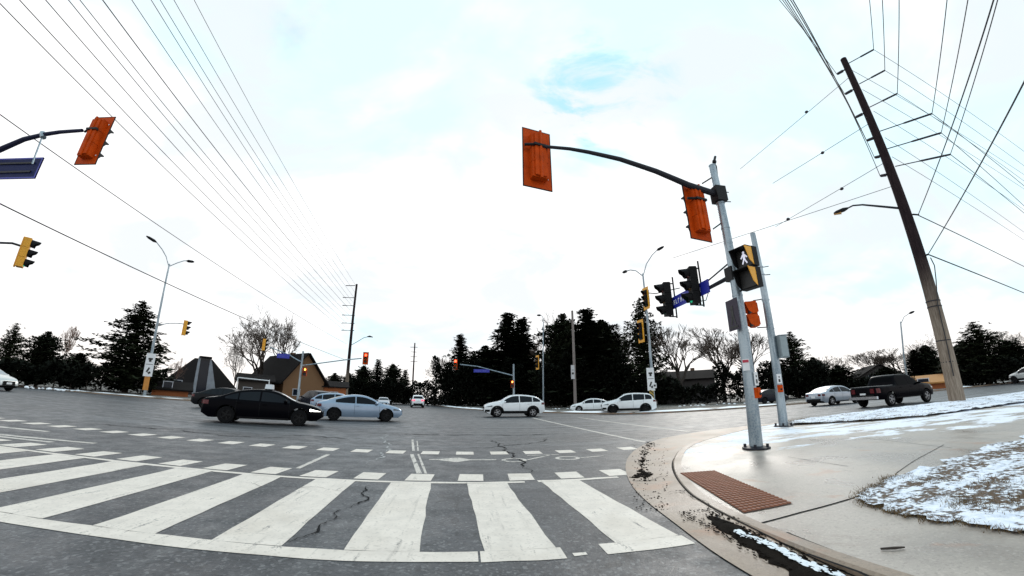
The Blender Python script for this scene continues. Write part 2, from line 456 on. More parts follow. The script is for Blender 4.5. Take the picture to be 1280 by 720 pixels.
def wnoise(scale, det, rough, dist=0, off=(0, 0, 0), sc=(1, 1, 1)):
    mp = N.new('ShaderNodeMapping'); mp.inputs['Location'].default_value = off; mp.inputs['Scale'].default_value = sc; L.new(cb.outputs[0], mp.inputs[0])
    n = N.new('ShaderNodeTexNoise'); n.inputs['Scale'].default_value = scale; n.inputs['Detail'].default_value = det; n.inputs['Roughness'].default_value = rough; n.inputs['Distortion'].default_value = dist
    L.new(mp.outputs[0], n.inputs['Vector']); return n.outputs['Fac']
def wramp(f, a, b, lo=0, hi=1):
    n = N.new('ShaderNodeMapRange'); n.interpolation_type = 'SMOOTHSTEP'
    for k, v in (('From Min', a), ('From Max', b), ('To Min', lo), ('To Max', hi)): n.inputs[k].default_value = v
    L.new(f, n.inputs['Value']); return n.outputs[0]
def wmix(f, a, b):
    n = N.new('ShaderNodeMix'); n.data_type = 'RGBA'; L.new(f, n.inputs[0])
    for k, v in ((6, a), (7, b)):
        if isinstance(v, tuple): n.inputs[k].default_value = v + (1,)
        else: L.new(v, n.inputs[k])
    return n.outputs[2]
cl = wnoise(1.15, 5, .5, .3, (.4, .2, 0)); cl2 = wnoise(2.6, 6, .55, .4, (3.1, 1.4, 0), (1, 1.6, 1))
thin = wm('ADD', wm('MULTIPLY', cl, .75), wm('MULTIPLY', cl2, .25))
CLOUD = (12.2, 12.2, 12.2); VEIL = (8.3, 11.0, 12.0)        # thick cloud; thin cloud that lets the blue through
up_ = wramp(sp.outputs[2], .12, .80)                          # the cover thins out overhead
thin = wm('SUBTRACT', thin, wm('MULTIPLY', wm('SUBTRACT', up_, .55), .19))
base = wmix(wramp(thin, .43, .56), VEIL, CLOUD)
hole = wramp(thin, .37, .24)
base = wmix(wm('MULTIPLY', hole, .75), base, sky.outputs[0])
gr = wnoise(1.9, 6, .6, .5, (7.7, 2.9, 0), (1, 1.5, 1))
base = wmix(wm('MULTIPLY', wramp(gr, .46, .64), .85), base, (9.0, 9.5, 9.85))     # greyer cloud bases
gap = N.new('ShaderNodeVectorMath'); gap.operation = 'DOT_PRODUCT'; L.new(tc.outputs['Generated'], gap.inputs[0]); gap.inputs[1].default_value = ray(745, 112)
gn = wnoise(3.3, 7, .62, .6, (1.7, 5.2, 0), (1, 1.8, 1))
base = wmix(wm('MULTIPLY', wramp(gap.outputs['Value'], .975, .9995), wramp(gn, .50, .66)), base, (5.2, 8.9, 10.4))
hz = wramp(sp.outputs[2], .0, .16)
base = wmix(hz, (12.6, 11.9, 11.3), base)                    # the overcast is warmer near the horizon
L.new(base, bg.inputs['Color'])

sd = bpy.data.lights.new('sun', 'SUN'); sd.energy = 1.2; sd.angle = R(20); sd.color = (1, .95, .88)
so = bpy.data.objects.new('sun', sd); COL.objects.link(so)
dirv = Vector((math.sin(SUN_AZ) * math.cos(SUN_EL), math.cos(SUN_AZ) * math.cos(SUN_EL), math.sin(SUN_EL)))
so.rotation_euler = dirv.to_track_quat('Z', 'Y').to_euler(); so.location = (20, 30, 60)

cd = bpy.data.cameras.new('camera'); co = bpy.data.objects.new('camera', cd); COL.objects.link(co)
cd.type = 'PANO'                                  # the photograph is from a wide action camera: its real lens curve
tgt = cd.cycles if hasattr(cd, 'cycles') and not hasattr(cd, 'panorama_type') else cd
for holder in (cd, getattr(cd, 'cycles', None)):
    if holder is None: continue
    try:
        holder.panorama_type = 'FISHEYE_LENS_POLYNOMIAL'
        holder.fisheye_fov = R(180)
        for k, v in enumerate((0.0, -0.07362220491448211, -0.00020127216748396293, 8.553690018070526e-05, -1.6868222520829278e-06)):
            setattr(holder, 'fisheye_polynomial_k%d' % k, v)
    except Exception as ex:
        pass
cd.sensor_width = 36; cd.clip_start = .05; cd.clip_end = 4000
co.location = (0, 0, EYE); co.rotation_euler = (math.pi / 2 + PIT, 0, -YAW)
SC.camera = co
SC.render.engine = 'CYCLES'
vs = SC.view_settings; vs.view_transform = 'Standard'; vs.look = 'None'; vs.exposure = 0; vs.gamma = 1; vs.use_curve_mapping = False
SC.cycles.max_bounces = 6; SC.cycles.transparent_max_bounces = 4; SC.cycles.use_denoising = True

# ------------------------------------------------------------------ ground, roads, kerbs
sheet('ground', [(-1500, -1500), (1500, -1500), (1500, 1500), (-1500, 1500)], -.07, VERGE)
OUT = [(2.05, -30), (2.05, 1), (2.05, 2.64), (2.08, 3.2), (2.18, 3.9), (2.32, 5.0), (2.58, 6.08), (3.12, 7.55), (3.86, 9.04), (4.98, 10.7), (6.2, 12.0), (7.7, 12.95), (9.6, 13.75), (12, 14.15), (17, 14.3), (150, 14.3)]
INN = [(2.66, -30), (2.66, 1), (2.66, 2.43), (2.72, 3.0), (2.80, 3.7), (2.88, 4.4), (3.05, 5.17), (3.61, 6.53), (4.28, 7.75), (5.1, 8.8), (6.5, 10.05), (8.25, 11.15), (9.9, 12.1), (12, 12.95), (17, 13.75), (150, 13.8)]
OUT = resample(chaikin(OUT[1:-1]), 120); INN = resample(chaikin(INN[1:-1]), 120)
OUT = [(2.05, -30)] + OUT + [(150, 14.3)]; INN = [(2.66, -30)] + INN + [(150, 13.8)]
FR = [(150, 30), (30, 30.0), (20, 30.3), (15.2, 31.2), (12.6, 33), (11, 35.8), (9.6, 39.5), (7.6, 43), (4.5, 47.5), (1.5, 54), (-2, 64), (-6, 85), (-12, 130), (-30, 300)]
FL = [(-48, 300), (-28, 130), (-21, 85), (-19, 62), (-19, 50), (-20.5, 44), (-24, 39.5), (-29, 36.6), (-35, 35.2), (-60, 34.7), (-200, 34.6)]
NL = [(-200, 15.5), (-60, 15.3), (-34, 15), (-26, 13), (-21, 8.5), (-19, 3), (-18.6, -6), (-18.6, -30)]
FR = [FR[0]] + chaikin(FR[1:-1]) + [FR[-1]]; FL = [FL[0]] + chaikin(FL[1:-1]) + [FL[-1]]; NL = [NL[0]] + chaikin(NL[1:-1]) + [NL[-1]]
sheet('road', OUT + FR + FL + NL, 0, ASPH)

def kerb(name, line, wd, hf, m, gut=0.0):
    b = MB(); back = offset(line, wd); lip = offset(line, .03)
    b.grid([[(p[0], p[1], -.06), (p[0], p[1], hf(*p) - .02), (q[0], q[1], hf(*p)), (r[0], r[1], hf(*r)), (r[0], r[1], -.06)] for p, q, r in zip(line, lip, back)], flip=True)
    return tag(b.build(name, m, smooth=True, ang=30), kind='structure')
kerb('kerb', INN, .17, lambda x, y: hcorner(x, y) + .006, CONC_K)
g = MB(); g.grid([[(a[0] + (c[0] - a[0]) * t, a[1] + (c[1] - a[1]) * t, .004 + .012 * abs(t - .55) + .006 * t) for t in (0, .25, .5, .75, 1)] for a, c in zip(OUT, INN)], flip=True)
tag(g.build('gutter', CONC_K), kind='structure')
BACK = offset(INN, .17)
sheet('sidewalk', [(2.83, -30)] + BACK[1:] + [(150, -30)], 0, CONC, .35, (2.6, .2, 12, 14), lambda x, y: hcorner(x, y))
for nm, ln in (('far_right', FR), ('far_left', FL), ('near_left', NL)):
    tag(kerb('kerb', ln, .25, lambda x, y: .13, CONC_K), kind='structure')
BK = offset(FR, .25); sheet('verge', BK + [(150, 300)], .12, VERGE)
BK = offset(FL, .25); sheet('verge', BK + [(-200, 300)], .12, VERGE)
BK = offset(NL, .25); sheet('verge', BK + [(-200, -30)], .12, VERGE)
# snow ribbon the plough left along the far kerbs
def snowbank(line, wd, hh, seed, p0=.5):
    rnd = random.Random(seed); b = MB(); rows = []
    for p, q in zip(line, offset(line, wd)):
        a = rnd.random(); a = 0 if a < p0 else a
        rows.append([(p[0] + (q[0] - p[0]) * t, p[1] + (q[1] - p[1]) * t, .115 + hh * a * math.sin(math.pi * t) * rnd.uniform(.6, 1.2)) for t in (0, .3, .6, 1)])
    b.grid(rows, flip=True); return tag(b.build('snow', SNOW, ang=80), kind='stuff')
snowbank(resample(offset(FR, .3), 260), 1.5, .16, 1, .45)
snowbank(resample([p for p in offset(FL, .3) if p[0] > -120], 420), 1.3, .09, 2, .5)
# sidewalk strip beyond the far kerbs
def strip(name, line, d0, d1, z, m):
    b = MB(); b.grid([[(p[0], p[1], z), (q[0], q[1], z)] for p, q in zip(offset(line, d0), offset(line, d1))], flip=True)
    return tag(b.build(name, m), kind='structure')
CONC_F = m_concrete('far_path_concrete', (.22, .21, .20), (.32, .31, .30))
strip('path', [p for p in FR if p[1] < 60], 2.6, 4.2, .126, CONC_F); strip('path', [p for p in FL if p[1] < 60], 2.6, 4.2, .126, CONC_F)

# ------------------------------------------------------------------ painted markings and cracks
def quad(b, pts, z=.004): b.add([(x, y, z) for x, y in pts], [tuple(range(len(pts)))])
rnd = random.Random(5)
def band(b, x0, x1, y0, y1, z=.004, j=.012, step=.35):     # painted rectangle with slightly ragged edges
    n = max(2, int((x1 - x0) / step) + 1); rows = []
    for i in range(n):
        x = x0 + (x1 - x0) * i / (n - 1); rows.append([(x, y0 + rnd.uniform(-j, j), z), (x, y1 + rnd.uniform(-j, j), z)])
    b.grid(rows, flip=True)
zb = MB()
for k in range(-12, 4):
    x0 = -1.04 + 1.215 * k
    if x0 + .64 > 2.1: continue
    rows = []
    for i in range(9):
        t = i / 8; y = 3.62 + 2.90 * t; sx = -.14 * t
        rows.append([(x0 + sx + rnd.uniform(-.012, .012), y, .004), (x0 + .645 + sx + rnd.uniform(-.012, .012), y, .004)])
    zb.grid(rows)
band(zb, -17.5, .12, 3.39, 3.62); band(zb, .14, .86, 3.37, 3.62, step=.2); band(zb, 1.22, 2.06, 3.37, 3.62, step=.2); band(zb, .93, 1.05, 3.40, 3.47)
band(zb, -17.5, .98, 6.525, 6.64); band(zb, 1.2, 2.6, 6.525, 6.66)
tag(zb.build('crosswalk_bars', PAINT), kind='structure')
d = MB()
for k in range(-14, 13):
    x = -7.70 + .866 * k; w2 = .215
    d.grid([[(x - w2 + rnd.uniform(-.02, .02), 6.72 + rnd.uniform(-.02, .02), .004), (x + w2, 6.72, .004)], [(x - w2 + .03, 7.33 + rnd.uniform(-.03, .03), .004), (x + w2 + .02, 7.33 + rnd.uniform(-.03, .03), .004)]])
for k in range(-8, 20):
    x = -12.13 + .866 * k
    d.grid([[(x - .22, 9.93 + rnd.uniform(-.02, .02), .004), (x + .22, 9.93, .004)], [(x - .22, 10.50, .004), (x + .22, 10.50 + rnd.uniform(-.03, .03), .004)]])
tag(d.build('crossing_dashes', PAINT), kind='structure')
ln = MB()
def stripe(b, a, c, wd, z=.004):
    a, c = Vector(a), Vector(c); n = Vector((-(c - a).y, (c - a).x)).normalized() * wd / 2
    m = 12; rows = []
    for i in range(m + 1):
        p = a + (c - a) * i / m; j = rnd.uniform(.85, 1.1); rows.append([(p.x + n.x * j, p.y + n.y * j, z), (p.x - n.x * j, p.y - n.y * j, z)])
    b.grid(rows, flip=False)
stripe(ln, (5.13, 30.2), (5.42, 11.4), .16); stripe(ln, (8.55, 29.4), (8.38, 13.7), .16)      # crosswalk over the right arm
stripe(ln, (-.82, 7.36), (-1.30, 9.9), .09); stripe(ln, (-.70, 7.36), (-1.14, 9.9), .05)
stripe(ln, (-1.34, 10.53), (-1.75, 13.4), .07); stripe(ln, (-1.22, 10.53), (-1.55, 13.0), .04)
stripe(ln, (-3.05, 7.36), (-3.15, 9.3), .10)
stripe(ln, (-10.5, 7.75), (-8.0, 8.1), .18); stripe(ln, (-13.5, 8.6), (-10.3, 9.0), .22); stripe(ln, (-11.5, 7.45), (-8.6, 7.65), .16)
tag(ln.build('lane_lines', PAINT_WORN), kind='structure')
ar = MB()                                                                                  # arrow and bicycle stencil for crossing riders
quad(ar, [(-.80, 9.02), (.70, 9.02), (.70, 9.13), (-.80, 9.13)][::1]); quad(ar, [(-.62, 9.132), (.12, 9.132), (-.18, 9.46)][::1]); quad(ar, [(-.18, 8.72), (.12, 9.018), (-.62, 9.018)])
def ring(b, cx, cy, r0, r1, sy, n=18):
    b.grid([[(cx + r * math.cos(q), cy + r * sy * math.sin(q), .004) for r in (r0, r1)] for q in [2 * math.pi * i / n for i in range(n + 1)]], flip=False)
ring(ar, 1.10, 8.98, .20, .29, 1.0); ring(ar, 2.35, 9.05, .20, .29, 1.0)
stripe(ar, (1.40, 8.98), (2.05, 9.62), .08); stripe(ar, (1.5, 9.68), (2.3, 9.70), .08); stripe(ar, (2.66, 9.0), (3.25, 9.15), .09)
tag(ar.build('rider_symbols', PAINT_WORN), kind='structure')
def crack(name, pl, wd, m, z=.008, seed=1):
    r = random.Random(seed); L_ = sum(math.dist(a, b) for a, b in zip(pl, pl[1:])); n = max(10, int(L_ / .045)); pl = resample(pl, n); b = MB()
    ph = [r.uniform(0, 9) for _ in range(4)]; rows = []; path = []
    for i, (x, y) in enumerate(pl):
        s_ = i * .045; o = .06 * math.sin(s_ * 5.1 + ph[0]) + .03 * math.sin(s_ * 13.3 + ph[1]) + r.gauss(0, .010)
        a = pl[max(0, i - 1)]; c = pl[min(n - 1, i + 1)]; dx, dy = c[0] - a[0], c[1] - a[1]; l = math.hypot(dx, dy) + 1e-6
        px_, py_ = x - dy / l * o, y + dx / l * o; path.append((px_, py_, -dy / l, dx / l))
    for i, (x, y, nx_, ny_) in enumerate(path):
        t = wd * .85 * max(.16, .6 + .5 * math.sin(i * .31 + ph[2]) * math.sin(i * .12 + ph[3]) + r.uniform(-.3, .4)) * min(1, .15 + 6 * min(i, n - 1 - i) / n)
        rows.append([(x + nx_ * t, y + ny_ * t, z), (x - nx_ * t, y - ny_ * t, z)])
    b.grid(rows, flip=True)
    return tag(b.build(name, m), kind='structure')
crack('road_crack', [(-2.91, 15.3), (-2.75, 13.5), (-2.12, 11.4), (-1.89, 8.83), (-2.1, 8.2)], .035, SEAL, seed=2)
crack('road_crack', [(.85, 13.6), (.99, 12.81), (1.12, 10.42), (1.24, 8.43), (1.2, 7.4)], .035, CRACK, seed=3)
crack('road_crack', [(-1.45, 6.45), (-1.40, 5.9), (-1.33, 5.4), (-1.42, 4.95), (-1.38, 4.6), (-1.52, 4.2), (-1.54, 3.7)], .016, CRACK, z=.009, seed=4)
crack('road_crack', [(-1.40, 5.75), (-2.3, 5.9), (-3.0, 5.85), (-3.4, 5.95)], .006, CRACK, z=.010, seed=6)
crack('road_crack', [(-3.4, 15.6), (-1.5, 15.3), (.5, 15.5), (2.2, 15.2), (4, 15.6)], .07, CRACK, seed=7)
crack('road_crack', [(3.0, 14.2), (2.4, 12.6), (1.2, 11.8), (.2, 11.2)], .03, CRACK, seed=8)
crack('road_crack', [(-6, 13.0), (-4.7, 13.2), (-3.6, 12.8)], .06, CRACK, seed=9)
crack('road_crack', [(-12, 11.5), (-9, 12), (-7, 11.6), (-5, 12.4)], .04, CRACK, seed=10)
crack('road_crack', [(-14, 19), (-8, 18.6), (-2, 19.3), (3, 19), (8, 19.5)], .04, CRACK, seed=11)

# joints in the pavement
def joint(pl, wd=.022):
    b = MB(); pl = resample(pl, 30); a = offset(pl, -wd / 2); c = offset(pl, wd / 2)
    b.grid([[(p[0], p[1], hcorner(*p) + .005), (q[0], q[1], hcorner(*q) + .005)] for p, q in zip(a, c)], flip=True)
    return tag(b.build('sidewalk_joint', CRACK), kind='structure')
joint([GH(948, 655), GH(1000, 641), GH(1062, 624)], .03); joint([GH(1062, 624), GH(1105, 610)], .02)
joint([GH(1060, 583), GH(985, 571)], .010); joint([GH(1120, 592), GH(1180, 556)], .010); joint([GH(1190, 560), GH(1060, 545)], .010); joint([GH(1010, 693), GH(1075, 716), GH(1110, 735)], .03)
joint([(INN[i][0], INN[i][1]) for i in range(2, 30)][0:2] + [(2.93, 3.2)], .02)
crack('road_crack', [G(786, 603), G(812, 601), G(838, 597)], .012, CRACK, z=.020, seed=12)
crack('road_crack', [GH(838, 618), GH(856, 613), GH(880, 632), GH(910, 650), GH(940, 657)], .012, CRACK, z=.030, seed=15)
b = MB(); q_ = INN[1:75]
b.grid([[(p[0], p[1], .0215), (r_[0], r_[1], .0215)] for p, r_ in zip(offset(q_, -.016), offset(q_, .004))], flip=True); tag(b.build('kerb_joint', CRACK), kind='structure')
# wet dirt with a streak of snow in the gutter
def heap(name, pl, wd, hh, m, seed, z0):
    r = random.Random(seed); pl = resample(pl, 60); b = MB(); rows = []
    for i, p in enumerate(pl):
        e = math.sin(math.pi * min(1, max(0, i / 59))) ** .4; wl = wd * e * r.uniform(.7, 1.2)
        a = pl[max(0, i - 1)]; c = pl[min(59, i + 1)]; dx, dy = c[0] - a[0], c[1] - a[1]; l = math.hypot(dx, dy)
        rows.append([(p[0] + dy / l * wl * t, p[1] - dx / l * wl * t, z0 + hh * (1 - t * t) * r.uniform(.3, 1.1) * e) for t in (-1, -.6, -.2, .2, .6, 1)])
    b.grid(rows, flip=False); return tag(b.build(name, m, ang=70), kind='stuff')
heap('dirt', [(2.66, 4.05), (2.60, 3.6), (2.54, 3.2), (2.50, 2.8), (2.47, 2.3), (2.45, 1.6), (2.45, .5)], .17, .035, DIRT, 3, .012)
lb = MB(); r = random.Random(4)
for _ in range(420):
    y_ = r.choice((r.uniform(2.95, 3.42), r.uniform(1.6, 2.95), r.uniform(2.3, 2.9))); sz_ = r.uniform(.003, .013) * r.choice((.6, 1, 1.6)); lb.ball((2.555 - .035 * (3.4 - y_) + r.gauss(0, .022) + .02 * math.sin(y_ * 9), y_, .046 + r.uniform(-.004, .002)), (sz_, sz_ * r.uniform(1, 2.6), sz_ * .3), 0, 6, 4)
db = MB()
for _ in range(900):
    y_ = r.uniform(1.4, 4.3); sz_ = r.uniform(.002, .011); sd_ = r.choice((-1, 1)); db.ball((2.50 + .045 * (y_ - 2.4) + sd_ * abs(r.gauss(.13, .05)), y_, .022), (sz_, sz_ * r.uniform(1, 3), sz_ * .5), 0, 5, 3)
for _ in range(260):
    p = G(r.uniform(790, 835), r.uniform(548, 640)); sz_ = r.uniform(.003, .014); db.ball((p[0], p[1], .014), (sz_, sz_ * r.uniform(1, 2), sz_ * .4), 0, 5, 3)
for (qx, qy) in ((804, 590), (803, 577), (806, 567), (812, 558), (798, 596), (808, 594)):
    for _ in range(60):
        p = G(r.gauss(qx, 3.2), r.gauss(qy, 2.6)); sz_ = r.uniform(.004, .030); db.ball((p[0], p[1], .016), (sz_, sz_ * r.uniform(.8, 2), sz_ * .35), 0, 5, 3)
tag(db.build('dirt', DIRT, ang=80), kind='stuff')
tag(lb.build('snow', SNOW, ang=80), kind='stuff')

# lawns with thin snow
def lawnz(x, y, base, amp, seed):
    from mathutils import noise as nz
    v = nz.noise(Vector((x * 3.1 + seed, y * 3.1, seed))) + .6 * nz.noise(Vector((x * 8 + seed, y * 8, 1.7)))
    return base + amp * (v * .5 + .5)
ed = [GH(1118, 598), GH(1092, 612), GH(1068, 622), GH(1085, 632), GH(1112, 641), GH(1150, 650), GH(1215, 658), GH(1280, 668)]
low = ed[-1]; ed0 = ed
rl_ = random.Random(31); ed = [(x + rl_.gauss(0, .035), y + rl_.gauss(0, .035)) for x, y in resample(ed, 46)]
lawn = [(60, 7.0)] + [(x + rl_.gauss(0, .05), y + rl_.gauss(0, .07)) for x, y in resample([GH(1279, 548), GH(1235, 560), GH(1190, 575), GH(1150, 590), GH(1125, 597)], 24)] + ed + [(low[0] + .5, low[1] - 1.2), (low[0] + 2, low[1] - 6), (60, -25)]
sheet('lawn', lawn[::-1], 0, SNOWG, .11, (3.4, .6, 10, 5.2), lambda x, y: lawnz(x, y, hcorner(x, y) + .006, .040, 3))
blv = [(11.1, 11.5), (12.3, 10.7), (13.4, 9.9), (15, 9.35), (21, 9.2), (60, 9.6), (60, 13.55), (17, 13.5), (13.8, 13.1), (12, 12.55)]
sheet('lawn', blv, 0, SNOWB, .3, (11, 9, 24, 13.6), lambda x, y: lawnz(x, y, .142, .10, 8))
# dry grass blades poking through the snow (uncountable)
gb = MB(); r = random.Random(11)
def blades(poly_pts, n, spread, hmin, hmax, zf):
    for _ in range(n):
        i = r.randrange(len(poly_pts) - 1); t = r.random(); a, c = poly_pts[i], poly_pts[i + 1]
        x = a[0] + (c[0] - a[0]) * t + r.gauss(0, spread); y = a[1] + (c[1] - a[1]) * t + r.gauss(0, spread)
        z = zf(x, y); q = r.uniform(0, 6.28); h = r.uniform(hmin, hmax); ww = .004
        gb.add([(x - ww * math.cos(q), y - ww * math.sin(q), z), (x + ww * math.cos(q), y + ww * math.sin(q), z), (x + r.gauss(0, h * .6), y + r.gauss(0, h * .6), z + h)], [(0, 1, 2)])
zl = lambda x, y: hcorner(x, y) + .015
blades(ed, 1500, .045, .015, .045, zl); blades([GH(1180, 622), GH(1230, 640)], 900, .10, .015, .045, zl); blades([GH(1118, 598), GH(1180, 605)], 500, .10, .015, .05, zl)
blades([GH(1250, 600), GH(1270, 640)], 300, .15, .03, .07, zl)
blades([(11.1, 11.5), (12.0, 12.5), (13.8, 13.1)], 400, .12, .05, .16, lambda x, y: .15); blades([(11.1, 11.5), (12.3, 10.7), (13.4, 9.9), (15, 9.35)], 400, .12, .05, .16, lambda x, y: .15)
tag(gb.build('grass', mat('dry_grass', (.13, .082, .033), .9, var=.4), smooth=False), kind='stuff')
tw = MB(); a = GH(1101, 688); c = GH(1131, 686); tw.tube([(a[0], a[1], hcorner(*a) + .012), ((a[0] + c[0]) / 2, (a[1] + c[1]) / 2 - .02, hcorner(*a) + .02), (c[0], c[1], hcorner(*c) + .012)], [.008, .011, .006], 6)
tag(tw.build('twig', BARK), 'small dark twig lying on the bare beige pavement', 'twig')

# tactile plate
tp = MB()
q = [GH(850, 592), GH(893, 589), GH(991, 630), GH(930, 642)]
nu, nv = 26, 11; rows = []
def bil(u, v):
    x = (q[0][0] * (1 - u) + q[3][0] * u) * (1 - v) + (q[1][0] * (1 - u) + q[2][0] * u) * v
    y = (q[0][1] * (1 - u) + q[3][1] * u) * (1 - v) + (q[1][1] * (1 - u) + q[2][1] * u) * v
    return x, y
top = [[(*bil(i / nu, j / nv), hcorner(*bil(i / nu, j / nv)) + .010) for j in range(nv + 1)] for i in range(nu + 1)]
tp.grid(top, flip=True)
rim_ = [bil(u, v) for u, v in ((0, 0), (1, 0), (1, 1), (0, 1))]
for i in range(nu):
    for j in range(nv):
        x, y = bil((i + .5) / nu, (j + .5) / nv); z = hcorner(x, y) + .010
        vv = []
        for rr, hh in ((.033, 0), (.024, .012)):
            vv += [(x + rr * math.cos(k * math.pi / 4), y + rr * math.sin(k * math.pi / 4), z + hh) for k in range(8)]
        tp.add(vv, [(k, (k + 1) % 8, 8 + (k + 1) % 8, 8 + k) for k in range(8)] + [tuple(range(8, 16))], 1)
RUST_D = mat('worn_dome_tops', (.23, .085, .045), .6, var=.35, spec=.25)
tag(tp.build('tactile_plate', [RUST, RUST_D], ang=20), 'rust red tactile plate with raised domes set into the kerb ramp', 'tactile plate')

# ------------------------------------------------------------------ traffic signals
def tl_mesh(back, case, lit, plate_mat=None, tunnel=True):
    """parts of a three-lamp head, lenses towards local -Y"""
    P = []
    hs = MB()
    for i in (-1, 0, 1): hs.box((0, .02, i * .355), (.335, .20, .345))
    hs.box((0, .13, 0), (.24, .05, 1.0)); hs.tube([(0, .16, -.56), (0, .16, .56)], .03, 6)
    P.append(('housing', hs, case))
    if back:
        bp = MB(); bp.box((0, -.03, 0), (.60, .012, 1.38)); P.append(('backplate', bp, plate_mat or case))
        fr = MB()
        for c_, d_ in (((0, -.03, .695), (.63, .02, .016)), ((0, -.03, -.695), (.63, .02, .016)), ((.306, -.03, 0), (.016, .02, 1.372)), ((-.306, -.03, 0), (.016, .02, 1.372))): fr.box(c_, d_)
        P.append(('plate_rim', fr, BLACKP if case is ORANGE else plate_mat or case))
        if case is ORANGE:
            cb = MB(); cb.box((0, .13, .20), (.30, .12, .05)); cb.tube([(.10, .15, .20), (.31, .06, .20)], .03, 6); P.append(('mounting_clamp', cb, BLACKM))
            for sz in (-1, 1): bo = MB(); bo.ball((-.22, -.018, sz * .45), (.018, .012, .018), 0, 6, 4); P.append(('bolt', bo, WHITE))
    for i, nm in ((1, 'red'), (0, 'amber'), (-1, 'green')):
        v = MB(); z = i * .355; n = 12; rows = []
        for k in range(n + 1):
            a = -math.pi * .22 + (math.pi * 1.44) * k / n; dpt = .27 if .22 < k / n < .78 else .20
            rows.append([(.155 * math.cos(a), -.08, z + .155 * math.sin(a)), (.150 * math.cos(a), -.08 - dpt * (.65 + .35 * math.sin(max(0, a))), z + .150 * math.sin(a) - .02), (.142 * math.cos(a), -.08 - dpt * (.65 + .35 * math.sin(max(0, a))), z + .142 * math.sin(a) - .02), (.145 * math.cos(a), -.08, z + .145 * math.sin(a))])
        v.grid(rows); P.append(('visor', v, BLACKP))
        l = MB(); l.ball((0, -.075, z), (.14, .035, .14), 0, 12, 8)
        lm = {'red': L_OFF_R, 'amber': L_OFF_Y, 'green': L_OFF_G}[nm]
        if lit == nm: lm = {'red': L_RED, 'green': L_GRN}[nm]
        P.append(('lens', l, lm))
    return P
def traffic_light(label, loc, face, back=True, case=YELLOW, lit=None, scale=1.0, plate=None, tilt=0.0):
    t = thing('traffic_light', label, 'traffic light', loc, math.atan2(face[1], face[0]) + math.pi / 2, scale=scale)
    t.rotation_euler[1] = tilt
    for nm, mb, m in tl_mesh(back, case, lit, plate): mb.build(nm, m, t)
    return t
def ped_light(label, loc, face, case, lit=None, scale=1.0, flank=None):
    t = thing('pedestrian_signal', label, 'pedestrian signal', loc, math.atan2(face[1], face[0]) + math.pi / 2, scale=scale)
    hs = MB()
    for i in (-.5, .5):
        hs.box((0, .0, i * .43), (.40, .16, .40)); hs.box((0, .10, i * .43), (.30, .08, .30), taper=.9)
    hs.box((0, .02, 0), (.26, .16, .1)); hs.build('housing', case, t)
    for i in (-.5, .5):
        v = MB(); z = i * .43
        v.box((0, -.17, z + .185), (.40, .22, .015))
        for sx in (-1, 1):
            v.add([(sx * .195, -.08, z + .185), (sx * .195, -.30, z + .185), (sx * .195, -.20, z - .10), (sx * .195, -.08, z - .19), (sx * .183, -.08, z + .185), (sx * .183, -.30, z + .185), (sx * .183, -.20, z - .10), (sx * .183, -.08, z - .19)],
                  [(0, 1, 2, 3), (7, 6, 5, 4), (0, 4, 5, 1), (1, 5, 6, 2), (2, 6, 7, 3)], 1 if sx > 0 and flank else 0)
        v.build('visor', [BLACKP if case is not ORANGE else ORANGE, flank or BLACKP], t)
        l = MB(); l.box((0, -.084, z), (.35, .012, .35))
        l.build('lens', INK, t)
    if lit == 'hand':
        b = MB(); b.box((0, -.096, .215), (.13, .012, .13)); 
        for k in range(4): b.box((-.055 + k * .037, -.096, .315), (.026, .012, .08))
        b.box((.085, -.096, .235), (.026, .012, .09), rot=Matrix.Rotation(.5, 3, 'Y')); b.build('hand_symbol', L_HAND, t)
    if lit == 'walk':
        b = MB(); y = -.096
        b.ball((.0, y, .33), (.028, .008, .028)); b.box((0, y, .25), (.05, .01, .10)); 
        for a, z, dx, ln_ in ((.45, .15, .028, .12), (-.45, .15, -.028, .12), (.7, .25, .045, .09), (-.7, .25, -.045, .09)): b.box((dx, y - .002, z), (.026, .01, ln_), rot=Matrix.Rotation(-a, 3, 'Y'))
        b.build('walking_symbol', L_WHITE, t)
    return t
def band_clamp(b, x, y, z, r, h=.05): b.tube([(x, y, z - h / 2), (x, y, z + h / 2)], r, 14)

# near right corner: main signal pole
AX, AY = 6.27, 7.55; hA = hcorner(AX, AY)
A_TOP = 7.18
pa = thing('signal_pole', 'thick galvanised signal pole bolted to the near corner pavement, with long curved arm', 'signal pole', (AX, AY, hA))
b = MB(); b.tube([(0, 0, .03), (0, 0, 3.2), (0, 0, A_TOP - hA)], [.145, .120, .088], 16); b.build('shaft', GALV, pa)
b = MB(); b.tube([(0, 0, 0), (0, 0, .035)], .30, 20); b.tube([(0, 0, .035), (0, 0, .06)], [.24, .17], 16)
for k in range(4):
    a = math.pi / 4 + k * math.pi / 2; b.tube([(.235 * math.cos(a), .235 * math.sin(a), .03), (.235 * math.cos(a), .235 * math.sin(a), .105)], .032, 6)
b.build('base_plate', DARKM, pa)
b = MB()
for z in (6.3, 6.05, 5.35, 4.95, 4.55, 4.13, 3.6, 3.45, 2.75, 2.15): band_clamp(b, 0, 0, z - hA, .125 if z < 4 else .112, .035)
b.build('band', GALV, pa)
b = MB(); ptsA = [PY(x, y, AY) for x, y in ((905, 246), (860, 231), (820, 214), (775, 199), (735, 190), (712, 186), (690, 184))]
b.tube([Vector((p.x - AX, 0, p.z - hA)) for p in ptsA] + [Vector((1.56 - AX, .02, 7.215 - hA))], [.085, .08, .07, .06, .05, .045, .042, .04], 10); b.build('arm', DARKM, pa)
